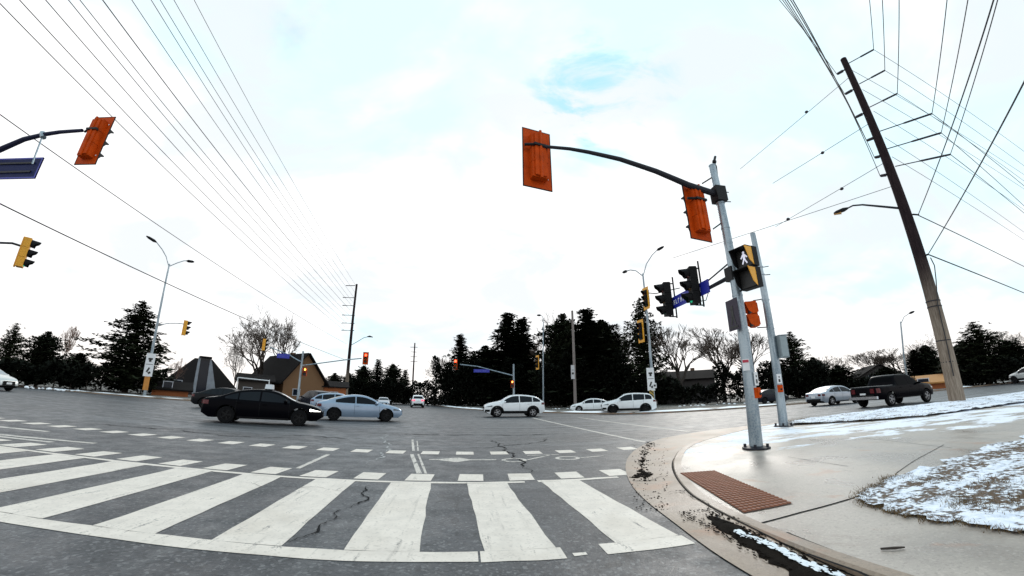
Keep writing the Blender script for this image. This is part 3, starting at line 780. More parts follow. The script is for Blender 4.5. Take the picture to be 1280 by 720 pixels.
b = MB(); b.box((0, 0, 6.3 - hA), (.30, .30, .42)); b.tube([(.1, 0, 6.42 - hA), (.34, .0, 6.42 - hA)], .012, 6); b.tube([(.1, 0, 6.12 - hA), (.34, 0, 6.14 - hA)], .012, 6); b.build('arm_bracket', BLACKM, pa)
b = MB(); b.tube([(0, .1, 4.12 - hA), (-.02, 1.2, 4.09 - hA), (-.04, 3.6, 4.09 - hA)], [.06, .05, .035], 8); b.tube([(-.02, .1, 4.45 - hA), (-.04, 1.5, 4.20 - hA)], .02, 6)
b.tube([(-.05, 1.0, 4.02 - hA), (-.05, 1.2, 3.8 - hA), (-.05, 1.5, 3.85 - hA), (-.05, 1.6, 4.05 - hA)], .012, 6); b.build('side_arm', DARKM, pa)
b = MB(); b.box((.02, .05, 4.15 - hA), (.30, .26, .34)); b.build('arm_bracket', BLACKM, pa)
b = MB()
for y in (1.48, 2.94):
    b.tube([(.06, y, 3.70 - hA), (.06, y, 5.02 - hA)], .024, 6)
    for z in (3.74, 4.80): b.tube([(.06, y, z - hA), (-.2, y, z - hA)], .020, 6)
b.build('hanger_tube', BLACKM, pa)
b = MB(); b.tube([(0, 0, 6.88 - hA), (-.36, .1, 6.66 - hA)], .018, 6); b.tube([(0, 0, 5.55 - hA), (-.30, .1, 5.35 - hA)], .018, 6)
b.tube([(0, 0, 3.66 - hA), (.05, -.50, 3.75 - hA)], .022, 6); b.tube([(0, 0, 4.5 - hA), (.0, -.50, 4.45 - hA)], .02, 6); b.build('bracket', BLACKM, pa)
b = MB(); b.tube([(.1, 0, A_TOP - hA - .25), (.13, 0, A_TOP - hA + .02), (.1, 0, A_TOP - hA + .12)], .018, 6); b.ball((.1, 0, A_TOP - hA + .16), (.06, .06, .07)); b.box((.14, 0, A_TOP - hA + .27), (.05, .05, .16), rot=Matrix.Rotation(.4, 3, 'Y')); b.build('detector', BLACKM, pa)
b = MB(); b.tube([(-.0, 0, A_TOP - hA), (0, 0, A_TOP - hA + .03)], .095, 12); b.build('cap', GALV, pa)
b = MB(); b.tube([(.10, -.07, 2.72 - hA), (.115, -.075, 2.1 - hA), (.105, -.07, 1.75 - hA)], .012, 6); b.build('conduit', DARKM, pa)
tA = traffic_light('orange backed traffic light hanging at the tip of the long curved arm', (1.53, 7.72, 6.98), (-.27, 1), True, ORANGE, None, 1.22)
traffic_light('orange backed traffic light bracketed close beside the thick near signal pole', (5.66, 7.72, 5.88), (-.22, 1), True, ORANGE, None, 1.17)
traffic_light('black traffic light in side view, the nearer one on the side arm', (6.04, 9.02, 4.28), (-1, .25), False, BLACKP, 'green', .98)
traffic_light('black traffic light in side view, farther out on the side arm', (6.02, 10.48, 4.28), (-1, .25), False, BLACKP, None, .98)
ped_light('orange and black pedestrian signal showing a white walking figure on the near pole', (6.30, 7.04, 4.10), (-.99, -.24), BLACKP, 'walk', 1.15, YELLOW)
def sign_board(name, label, cat, c, w_, h_, face, m, marks, t=.02, back=None, group=None):
    o = thing(name, label, cat, c, math.atan2(face[1], face[0]) + math.pi / 2, group)
    b = MB(); b.box((0, 0, 0), (w_, t, h_)); b.build('panel', m, o)
    if marks:
        b = MB()
        for (x, z, ww, hh, a) in marks: b.box((x, -t / 2 - .004, z), (ww, .006, hh), rot=Matrix.Rotation(a, 3, 'Y'))
        b.build('lettering' if len(marks) > 6 else 'marking', back or INK, o)
    return o
# street name blade on the side arm (its lettering is too blurred to read)
r2 = random.Random(3)
def lettering(w_, h_, n):
    out = []; step = w_ * .82 / n
    for i in range(n):
        x = -w_ * .41 + step * (i + .5)
        if r2.random() < .12: continue
        k = r2.random()
        out.append((x - step * .22, 0, step * .16, h_ * .42, 0))
        if k < .7: out.append((x + step * .02, r2.choice((-.15, 0, .15)) * h_, step * .42, h_ * .09, r2.choice((0, .6, -.6))))
        if k > .3: out.append((x + step * .22, 0, step * .14, h_ * .38, r2.choice((0, 0, .25))))
    return out
WHITEINK = mat('white_sign_ink', (.75, .77, .85), .5)
sign_board('street_name_sign', 'blue street name sign with white lettering slung along the side arm', 'street sign', (6.20, 9.55, 4.14), 2.1, .36, (-1, 0), BLUE, lettering(2.0, .36, 12), .03, WHITEINK)
sign_board('pedestrian_sign', 'dark grey sign with a black figure, fixed low on the near signal pole', 'sign', (6.02, 7.50, 3.12), .44, .72, (-1, .06), GREYSIGN, [(0, .16, .09, .09, 0), (0, .02, .10, .18, 0), (-.05, -.14, .05, .18, .3), (.05, -.14, .05, .18, -.3), (0, -.29, .30, .05, 0)])
sign_board('sticker', 'small white and red sticker wrapped on the near signal pole', 'sticker', (6.14, 7.44, 1.96), .15, .26, (-.62, -.78), WHITE, [(0, .08, .13, .06, 0)], .01, REDINK)
def crossing_button(lab_s, lab_b, x, y, z, face, s=1.0):
    sign_board('button_sign', lab_s, 'sign', (x, y, z + .27 * s), .13 * s, .26 * s, face, WHITE, [(0, -.05 * s, .05 * s, .08 * s, 0), (0, .05 * s, .03 * s, .04 * s, 0)], .012)
    t = thing('crossing_button', lab_b, 'crossing button', (x, y, z), math.atan2(face[1], face[0]) + math.pi / 2, scale=s)
    b = MB(); b.box((0, .03, 0), (.13, .10, .20)); b.box((0, -.03, 0), (.10, .03, .16), taper=.9); b.build('case', ORANGE, t)
    b = MB(); b.ball((0, -.05, -.02), (.03, .02, .03)); b.build('push_button', BLACKM, t)
crossing_button('white button sign with a black figure on the near signal pole', 'orange crossing button on the right side of the near signal pole', 6.34, 7.40, 1.33, (.35, -.94), 1.15)

# second, slimmer pole on the corner
BX, BY = 10.73, 11.42; hB = .13
pb = thing('signal_pole', 'slimmer bare topped galvanised pole standing behind the thick near signal pole', 'signal pole', (BX, BY, hB))
b = MB(); b.tube([(0, 0, .03), (0, 0, 3.6), (0, 0, 7.30 - hB)], [.155, .13, .10], 14); b.build('shaft', GALV, pb)
b = MB(); b.tube([(0, 0, 0), (0, 0, .035)], .32, 18)
for k in range(4):
    a = math.pi / 4 + k * math.pi / 2; b.tube([(.25 * math.cos(a), .25 * math.sin(a), .03), (.25 * math.cos(a), .25 * math.sin(a), .12)], .035, 6)
b.build('base_plate', DARKM, pb)
b = MB()
for z in (5.9, 5.6, 4.62, 3.55, 3.3, 2.3, 2.15): band_clamp(b, 0, 0, z - hB, .14, .04)
b.build('band', GALV, pb)
b = MB(); b.tube([(0, 0, 4.68 - hB), (-.36, .26, 4.66 - hB)], .02, 6); b.tube([(0, 0, 3.62 - hB), (-.36, .26, 3.64 - hB)], .02, 6)
b.tube([(.1, 0, 5.9 - hB), (.4, -.05, 5.95 - hB)], .016, 6); b.tube([(.1, 0, 5.6 - hB), (.4, -.05, 5.62 - hB)], .016, 6); b.build('bracket', BLACKM, pb)
ped_light('plain orange pedestrian signal seen from behind on the slimmer pole', (10.30, 11.70, 4.14), (-1, .35), ORANGE, None, 1.12)
ct = thing('control_box', 'grey control box strapped to the side of the slimmer pole', 'box', (10.90, 11.16, 2.86), -.35)
b = MB(); b.box((0, 0, 0), (.28, .30, .78)); b.build('case', mat('grey_cabinet', (.20, .24, .26), .5), ct)
b = MB(); b.box((0, -.158, 0), (.23, .012, .70)); b.build('door', mat('grey_cabinet_door', (.26, .31, .33), .45), ct)
b = MB(); b.box((0.02, 0, .40), (.32, .34, .02)); b.build('lid', GALV, ct)
crossing_button('white button sign on the slimmer pole', 'orange crossing button on the slimmer pole', 10.66, 11.28, 1.42, (-.3, -.95), 1.25)

# ------------------------------------------------------------------ wooden utility pole at the right
UX, UY = 23.98, 13.19; UD = math.hypot(UX, UY); UT = 22.0
up = thing('utility_pole', 'tall dark wooden utility pole with paler foot on the snowy strip', 'utility pole', (UX, UY, .13))
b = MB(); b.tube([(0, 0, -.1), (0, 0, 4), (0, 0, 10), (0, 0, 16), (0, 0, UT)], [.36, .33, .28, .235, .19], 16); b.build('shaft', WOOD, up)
b = MB()
for z in (2.0, 3.1, 4.9, 5.2): band_clamp(b, 0, 0, z, .345, .05)
b.build('band', DARKM, up)
def rel(p, o): return Vector(p) - Vector(o)
UO = (UX, UY, .13)
NODES_L = [(1046, 93), (1056, 118), (1069, 147), (1083, 176), (1093, 197), (1100, 220)]
POLE_L = [(1058, 86), (1070, 110), (1083, 140), (1096, 171), (1103, 195), (1112, 218)]
for a, c in zip(POLE_L, NODES_L):
    p0 = rel(AT(*a, UD), UO); p1 = rel(AT(*c, UD), UO); b = MB()
    b.tube([p0, p0.lerp(p1, .35), p0.lerp(p1, .36), p0.lerp(p1, .9), p1], [.05, .05, .10, .09, .05], 8); b.build('insulator', PORC, up)
NODES_R = [(1092, 62), (1106, 88), (1121.5, 117), (1165, 142), (1176.5, 166), (1188, 193)]
POLE_R = [(1061, 79), (1074, 105), (1087, 134), (1100, 164), (1109, 186), (1119, 208)]
for a, c in zip(POLE_R, NODES_R):
    p0 = rel(AT(*a, UD), UO); p1 = rel(AT(*c, UD - .4), UO); b = MB()
    b.tube([p0, p0.lerp(p1, .45), p0.lerp(p1, .5), p0.lerp(p1, .95), p1], [.03, .03, .055, .055, .05], 6); b.build('insulator_arm', PORC, up)
b = MB(); p = [rel(AT(x, y, UD), UO) for x, y in ((1126, 260.5), (1100, 258), (1078, 256), (1066, 257), (1060, 260))]; b.tube(p, [.07, .065, .055, .05, .045], 8); b.build('lamp_arm', DARKM, up)
b = MB(); p0 = rel(AT(1060, 260, UD), UO); p1 = rel(AT(1042, 267, UD), UO); b.tube([p0, p0.lerp(p1, .3), p0.lerp(p1, .8), p1], [.06, .14, .12, .05], 8); lh = b.build('lamp_head', BLACKM, up)
b = MB(); b.tube([p0.lerp(p1, .5) - Vector((0, 0, .14)), p1 - Vector((0, 0, .06))], [.09, .05], 8); b.build('lens', mat('amber_lamp_glass', (.55, .30, .10), .25), lh)
b = MB(); p0 = rel(AT(1141, 268, UD), UO); b.tube([p0, rel(AT(1148, 268.5, UD - .3), UO)], .05, 6); p0 = rel(AT(1157, 319, UD - .3), UO); b.tube([p0, rel(AT(1160, 318, UD - .4), UO)], .05, 6); b.build('clamp', BLACKM, up)
b = MB(); b.tube([rel(AT(x, y, UD - .4), UO) for x, y in ((1163, 322), (1168, 332), (1170, 350), (1172, 380), (1179, 410), (1192, 470))], .028, 6); b.build('riser_cable', CABLE, up)

def wire(name, label, pts, rad, group=None, sag=0.0, m=CABLE, cat='overhead wire', n=12):
    p0, p1 = Vector(pts[0]), Vector(pts[1]); mid = (p0 + p1) / 2
    q = [p0.lerp(p1, i / n) - Vector((0, 0, sag * 4 * (i / n) * (1 - i / n))) - mid for i in range(n + 1)]
    b = MB(); b.tube(q, rad, 6); o = b.build(name, m, loc=mid)
    return tag(o, label, cat, group)
ORD = ['first', 'second', 'third', 'fourth', 'fifth', 'sixth', 'seventh', 'eighth', 'ninth', 'tenth', 'eleventh', 'twelfth']
NO = lambda c: AT(*c, UD - .4)
for i, (nd, tp_, rt) in enumerate(zip(NODES_R, [(1087, 0), (1103, 0), (1124, 0), (1184, 0), (1210, 0), (1247, 0)], [(1280, 189), (1280, 207), (1280, 226), (1280, 232), (1280, 257), (1280, 266)])):
    a = NO(nd); c = PZ(*tp_, a.z); c = a + (c - a) * 2.2
    wire('overhead_wire', '%s from left of the black wires rising from the utility pole arms' % ORD[i], (a, c), .020, 'wires rising from the utility pole')
    c = PZ(*rt, a.z * .97); c = a + (c - a) * 2.0
    wire('overhead_wire', '%s from top of the thin wires sloping from the utility pole arms to the right' % ORD[i], (a, c), .014 if i < 3 else .018, 'wires sloping off to the right', m=CABLE_G if i < 3 else CABLE)
a = NO((1147.5, 269)); c = PZ(1242, 0, a.z * 1.02); wire('overhead_wire', 'long wire from the middle clamp of the utility pole up to the top edge', (a, a + (c - a) * 1.8), .022)
c = PZ(1280, 333, a.z); wire('overhead_wire', 'thick black cable running right from the middle clamp of the utility pole', (a, a + (c - a) * 2), .028)
a = NO((1160, 318)); c = PZ(1280, 103, a.z * 1.0); wire('overhead_wire', 'long wire from the lowest clamp of the utility pole up to the right edge', (a, a + (c - a) * 1.8), .022)
c = PZ(1280, 366, a.z); wire('overhead_wire', 'lowest thick black cable running right from the utility pole', (a, a + (c - a) * 2), .035)
for i, (nd, tp_) in enumerate(zip(NODES_L, [(974, 0), (978, 0), (981, 0), (984, 0), (988, 0), (991, 0)])):
    a = AT(*nd, UD); c = PZ(*tp_, a.z + .2 * i); wire('overhead_wire', '%s from left in the tight bundle of wires left of the utility pole' % ORD[i], (a, a + (c - a) * 2), .018, 'tight wire bundle left of the utility pole')
for i, (s_, e_) in enumerate([((1061, 97), (990, 157)), ((1087, 154), (1026, 192)), ((1106, 203), (1035, 245)), ((1118, 232), (972, 280))]):
    a = AT(*s_, UD); c = PZ(*e_, a.z); fw = wire('overhead_wire', '%s from top of the faint wires running left away from the utility pole' % ORD[i], (a, a + (c - a) * 2.2), .016, 'faint wires left of the utility pole', m=CABLE_G)
    p = PZ(*((1008, 140), (1028, 191), (1052, 236), (985, 274))[i], a.z) - fw.location; b = MB(); b.ball(p, (.13, .13, .10), 0, 8, 6); b.build('spacer', PORC, fw)
for i, (s_, e_) in enumerate([((1065, 88), (1280, 218)), ((1078, 112), (1280, 236)), ((1092, 139), (1280, 262)), ((1106, 172), (1280, 290)), ((1115, 196), (1280, 300))]):
    a = AT(*s_, UD); c = PZ(*e_, a.z); wire('overhead_wire', '%s from top of the faint wires passing behind the utility pole' % ORD[i], (a, a + (c - a) * 2.2), .015, 'faint wires right of the utility pole', m=CABLE_G)

# ------------------------------------------------------------------ far poles and their wires
def base_at(px, d, py=498):
    p = AT(px, py, d); return Vector((p.x, p.y, .12))
PD = 80; P4 = base_at(432, PD); pt = AT(438, 355, PD)
u4 = thing('utility_pole', 'dark utility pole with small insulators and a lamp, beyond the silver coupe', 'utility pole', P4)
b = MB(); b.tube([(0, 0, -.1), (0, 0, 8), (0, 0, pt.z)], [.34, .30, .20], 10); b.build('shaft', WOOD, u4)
b = MB()
for y, x in ((372, 7), (382, 8), (394, 8), (404, 8), (413, 9)):
    p0 = rel(AT(437 - (y - 355) * .04, y, PD), P4); b.tube([p0 - Vector((1.3, 0, 0)), p0, p0 + Vector((1.3, 0, 0))], [.09, .05, .09], 6)
b.tube([rel(AT(432, 357, PD), P4), rel(AT(444, 357, PD), P4)], .08, 6); b.build('insulator', PORC, u4)
b = MB(); b.tube([rel(AT(x, y, PD), P4) for x, y in ((436, 433), (445, 428), (455, 422), (460, 421))], .07, 6); b.build('lamp_arm', GALV, u4)
b = MB(); b.tube([rel(AT(x, y, PD), P4) for x, y in ((459, 421), (462, 420.5), (466, 421.5))], [.1, .2, .08], 6); b.build('lamp_head', DARKM, u4)
HS = [358, 366, 372, 378, 382, 388, 394, 399, 404, 409, 413]
for i, (x0, hy) in enumerate(zip([2, 30, 62, 90, 104, 132, 168, 192, 203, 220, 245], [413, 409, 404, 399, 394, 388, 382, 378, 372, 366, 358])):
    a = AT(438 + (i - 5) * 1.5, hy, PD); c = PZ(x0, 0, max(11, a.z * .92)); c = c + (c - a).normalized() * 14
    wire('overhead_wire', '%s from left of the fan of thin wires crossing the upper left sky' % ORD[i], (a, c), .017 if i not in (5,) else .024, 'fan of wires in the upper left sky', .25, CABLE_G)
a = AT(433, 430, PD); c = PZ(0, 134, 9.5); wire('overhead_wire', 'upper of the two single wires slanting down from the left edge', (a, c + (c - a) * .3), .017, None, .3, CABLE_G)
a = AT(432, 450, PD); c = PZ(0, 250, 8.0); wire('overhead_wire', 'thicker lower wire slanting down from the left edge to the far utility pole', (a, c + (c - a) * .3), .028, None, .2, CABLE_G)
P5 = base_at(515, 175); pt = AT(518, 429, 175)
u5 = thing('utility_pole', 'most distant thin utility pole standing over the far end of the street', 'utility pole', P5)
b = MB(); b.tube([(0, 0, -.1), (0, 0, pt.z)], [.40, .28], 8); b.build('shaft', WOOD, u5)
b = MB()
for y in (434, 440, 446, 452): p0 = rel(AT(517.5, y, 175), P5); b.tube([p0 - Vector((1.6, 0, 0)), p0 + Vector((1.6, 0, 0))], .12, 5)
b.build('insulator', PORC, u5)
P7 = base_at(719, 60); pt = AT(721, 389, 60)
u7 = thing('utility_pole', 'plain pale wooden pole against the dark firs behind the white cars', 'utility pole', P7)
b = MB(); b.tube([(0, 0, -.1), (0, 0, pt.z)], [.24, .17], 10); b.build('shaft', mat('pale_pole_wood', (.20, .17, .16), .85, var=.2, scale=4), u7)
sign_board('sign', 'white notice board on the plain pale wooden pole', 'sign', AT(716, 465, 59.5), .55, 2.1, (-.2, -1), mat('pale_sign_face', (.50, .50, .52), .5), [(0, .3, .3, .08, 0), (0, -.2, .3, .3, 0)], .03)

def street_lamp(label, base, top, tips, d, rad=(.16, .09), py=498, single=None):
    o = thing('street_lamp', label, 'street lamp', base); t = rel(AT(*top, d), base)
    b = MB(); b.tube([(0, 0, -.1), (t.x * .3, t.y * .3, t.z * .5), t], [rad[0], (rad[0] + rad[1]) / 2, rad[1]], 10); b.build('shaft', GALV, o)
    for pts in tips:
        q_ = [rel(AT(x, y, d), base) for x, y in pts]
        b = MB(); b.tube([t - Vector((0, 0, .3))] + q_[:-1], .05, 6); b.build('arm', GALV, o)
        b = MB(); e0, e1 = q_[-2], q_[-1]; b.tube([e0, e0.lerp(e1, .25), e0.lerp(e1, .75), e1], [.06, .17, .15, .06], 8); b.build('lamp_head', BLACKM, o)
    return o
MB_ = Vector((18.74, 36.94, .13)); MD = math.hypot(18.74, 36.94)
street_lamp('double headed street lamp behind the white crossover SUVs across the road', MB_, (803.5, 342), [[(795, 338.5), (788, 337.5), (784, 338.5), (778, 341)], [(808, 330), (815, 319), (821, 313), (830, 308)]], MD)
LB = base_at(180, 52); LD = 52
street_lamp('double headed street lamp on the far left kerb beside the big pine', LB, (212, 330), [[(208, 321), (203, 312), (196, 303), (183, 295)], [(222, 328.5), (230, 326), (233, 326), (243, 327.5)]], LD)
b6 = base_at(679, 62); street_lamp('slender street lamp with bent top in front of the bare tree and firs', b6, (679, 402), [[(678.5, 396), (676, 394), (671, 394)]], 62, (.13, .08))
b8 = base_at(1138, 75); street_lamp('single headed street lamp beyond the black pickup truck', b8, (1125.5, 402), [[(1130, 396), (1136, 392), (1143, 389)]], 75, (.15, .09))
def bar(name, pole, pts, d, rad, m):
    b = MB(); b.tube([rel(AT(x, y, d), pole.location) for x, y in pts], rad, 6); return b.build(name, m, pole)

# far signals
for o in [o for o in bpy.data.objects if o.name.startswith('street_lamp')]:
    if 'far left kerb' in o.get('label', ''): LL = o
    if 'crossover' in o.get('label', ''): ML = o
    if 'slender' in o.get('label', ''): SL = o
bar('signal_arm', LL, [(200, 406), (212, 404), (222, 404), (230, 405)], LD, .05, GALV)
traffic_light('small yellow traffic light on a short arm of the far left street lamp', AT(232, 410, LD), (.75, .5), False, YELLOW, None, 1.55)
def arrow_board(label, c, w_, h_, face): return sign_board('sign', label, 'sign', c, w_, h_, face, WHITE, [(0, h_ * .26, w_ * .5, h_ * .08, 0), (0, h_ * .18, w_ * .28, h_ * .10, 0), (-.06 * w_, -h_ * .22, w_ * .20, h_ * .22, .4), (.12 * w_, -h_ * .34, w_ * .30, h_ * .09, -.5), (0, h_ * .02, w_ * .8, h_ * .02, 0)], .03)
arrow_board('tall white sign with black symbols on the far left street lamp', AT(187, 456, LD - .6), .85, 2.4, (.5, -.85))
ob = MB(); ob.box((0, 0, 0), (.62, .05, 1.4)); tag(ob.build('sign', mat('orange_sign', (.50, .20, .03), .5, var=.4, scale=3), loc=AT(183, 479, LD - .5)), 'orange hazard board low on the far left street lamp', 'sign')
arrow_board('tall white sign with black symbols on the lamp behind the white SUV', AT(813.5, 474, MD - .5), .75, 2.3, (-.3, -1))
hb = thing('sign', 'black and yellow striped hazard board low on the lamp behind the SUV', 'sign', AT(815, 496, MD - .5), .25)
b = MB(); b.box((0, 0, 0), (.5, .05, 1.3)); b.build('panel', mat('hazard_yellow', (.42, .28, .04), .5), hb)
b = MB()
for k in range(4): b.box((0, -.03, -.48 + k * .32), (.56, .01, .11), rot=Matrix.Rotation(.6, 3, 'Y'))
b.build('marking', INK, hb)
ws = sign_board('sign', 'small pale sign sticking out beside the tall white sign', 'sign', AT(818.5, 482, MD - .5), .35, .5, (-.3, -1), WHITE, [(0, 0, .2, .2, 0)], .03)
bar('signal_arm', ML, [(808, 398), (801, 398)], MD, .05, BLACKM)
bar('signal_arm', ML, [(808, 366), (820, 367), (836, 363), (850, 360)], MD, .05, BLACKM)
traffic_light('yellow edged traffic light high on the lamp across the road, upper of two', AT(808, 373, MD - .5), (-1, -.15), True, BLACKP, None, 1.7, YELLOW)
traffic_light('yellow edged traffic light on the lamp across the road, lower of two', AT(801.5, 414, MD - .5), (-1, -.15), True, BLACKP, None, 1.7, YELLOW)
traffic_light('dim yellow edged traffic light on the slender lamp before the firs', AT(672, 453, 61.5), (-1, -.3), True, BLACKP, None, 1.6, YELLOW)
bar('signal_arm', SL, [(678.5, 462), (673, 458)], 62, .05, BLACKM)
def signal_mast(label, base, top, d, arms, rad=.13):
    o = thing('signal_pole', label, 'signal pole', base); t = rel(AT(*top, d), base)
    b = MB(); b.tube([(0, 0, -.1), t], [rad * 1.2, rad * .85], 10); b.build('shaft', GALV, o)
    for pts in arms: bar('arm', o, pts, d, .075, GALV)
    return o
S1 = base_at(642.5, 52); signal_mast('signal pole rising behind the roof of the white crossover', S1, (642, 455), 52, [[(642, 469.5), (620, 464), (597, 458), (575, 455.5)]])
traffic_light('lit red traffic light in front of the dark firs', AT(569.5, 455.5, 52), (-.1, -1), False, ORANGE, 'red', 1.25)
sign_board('street_name_sign', 'far blue street name sign under the arm with the lit red light', 'street sign', AT(602, 463.5, 51.8), 2.1, .42, (-.1, -1), BLUE, lettering(2.1, .42, 10), .03, mat('dim_sign_ink', (.10, .13, .5), .5))
ped_light('orange pedestrian signal with a glowing hand above the white crossover', AT(640.5, 480, 51.6), (-.25, -1), ORANGE, 'hand', 1.1)
S2 = base_at(373, 52, 488); signal_mast('signal pole with arms to both sides before the brown house', S2, (379, 439), 52, [[(378, 457), (400, 454), (430, 450), (452, 448)], [(378, 453), (370, 449), (362, 444), (345, 437), (337, 434)]])
traffic_light('lit red traffic light beside the far utility pole', AT(457, 448, 52), (.15, -1), True, ORANGE, 'red', 1.15)
traffic_light('small yellow traffic light in front of the tall bare tree', AT(330.5, 431, 52), (.8, .4), False, YELLOW, None, 1.3)
sign_board('street_name_sign', 'dark blue street name sign at the roof edge of the brown house', 'street sign', AT(354, 445, 51.8), 1.5, .55, (.2, -1), BLUE, lettering(1.5, .5, 8), .03, mat('dim_sign_ink', (.10, .13, .5), .5))
ped_light('orange pedestrian signal with a glowing hand before the brown house', AT(381, 465, 51.6), (.2, -1), ORANGE, 'hand', 1.2)

# near left: signal pole outside the frame with arms reaching in
NLY = 7.5
armL = [PY(x, y, NLY) for x, y in ((0, 187), (30, 174), (55, 168), (75, 165), (103, 163))]
start = Vector((-17.6, NLY, armL[0].z - 2.2))
pl = thing('signal_pole', 'signal mast whose curved arm with blue sign enters at the left edge', 'signal pole', (-17.6, NLY, .13))
b = MB(); b.tube([(0, 0, 0), (0, 0, 8.6)], [.15, .10], 12); b.build('shaft', GALV, pl)
b = MB(); b.tube([p - pl.location for p in [start, start.lerp(armL[0], .5) + Vector((0, 0, .15))] + armL], [.10, .09, .075, .065, .055, .05, .045], 8); b.build('arm', mat('blue_black_steel', (.010, .012, .045), .45, spec=.2), pl)
hp = [PY(53, 170, NLY), PY(40, 205, NLY - .05)]; b = MB(); b.tube([p - pl.location for p in hp], .022, 6); b.build('hanger_tube', GALV, pl)
b = MB(); b.tube([PY(53, 166, NLY) - pl.location, PY(54, 172, NLY) - pl.location], .07, 8); b.build('band', GALV, pl)
traffic_light('orange backed traffic light on the curved arm at the upper left', (PY(112, 170, NLY) + Vector((0, .15, 0))), (0, 1), True, ORANGE, None, 1.06)
c0 = PY(55, 197, NLY + .1); c1 = PY(46, 223, NLY + .1)
sg = thing('street_name_sign', 'back of a long dark blue street sign hung under the left arm', 'street sign', (c0.x - 1.55, NLY + .1, (c0.z + c1.z) / 2))
b = MB(); b.box((0, 0, 0), (3.1, .03, c0.z - c1.z)); b.build('panel', BLUE_D, sg)
b = MB(); b.box((0, -.03, -.12), (2.7, .03, .05)); b.box((0, -.03, .14), (2.7, .03, .05)); b.build('rail', DARKM, sg)
b = MB(); ww_, hh_ = 3.1, c0.z - c1.z
for c_, d_ in (((0, 0, hh_ / 2 - .02), (ww_, .036, .04)), ((0, 0, -hh_ / 2 + .02), (ww_, .036, .04)), ((ww_ / 2 - .02, 0, 0), (.04, .036, hh_ - .08))): b.box(c_, d_)
b.build('rim', BLUE, sg)
b = MB(); 
for k in range(11): b.box((-.0 + -1.2 + k * .24, .022, 0), (.13, .012, .26 if k % 3 else .2), 0)
b.build('lettering', WHITEINK, sg)
YLD = 19.0
yl = traffic_light('yellow traffic light with dark hoods and green lens at the left edge', AT(31, 316, YLD), (.66, .70), False, YELLOW, 'green', .98)
m2 = thing('signal_pole', 'signal mast whose short thin arm holds the yellow light at the left edge', 'signal pole', (AT(-90, 316, YLD + .3).x, AT(-90, 316, YLD + .3).y, .13))
b = MB(); b.tube([(0, 0, 0), (0, 0, 7.2)], [.14, .10], 10); b.build('shaft', GALV, m2)
b = MB(); b.tube([Vector((0, 0, 5.6))] + [AT(x, y, YLD + .1) - m2.location for x, y in ((-30, 308), (0, 303.5), (15, 304), (28, 308))], .04, 6); b.build('arm', DARKM, m2)

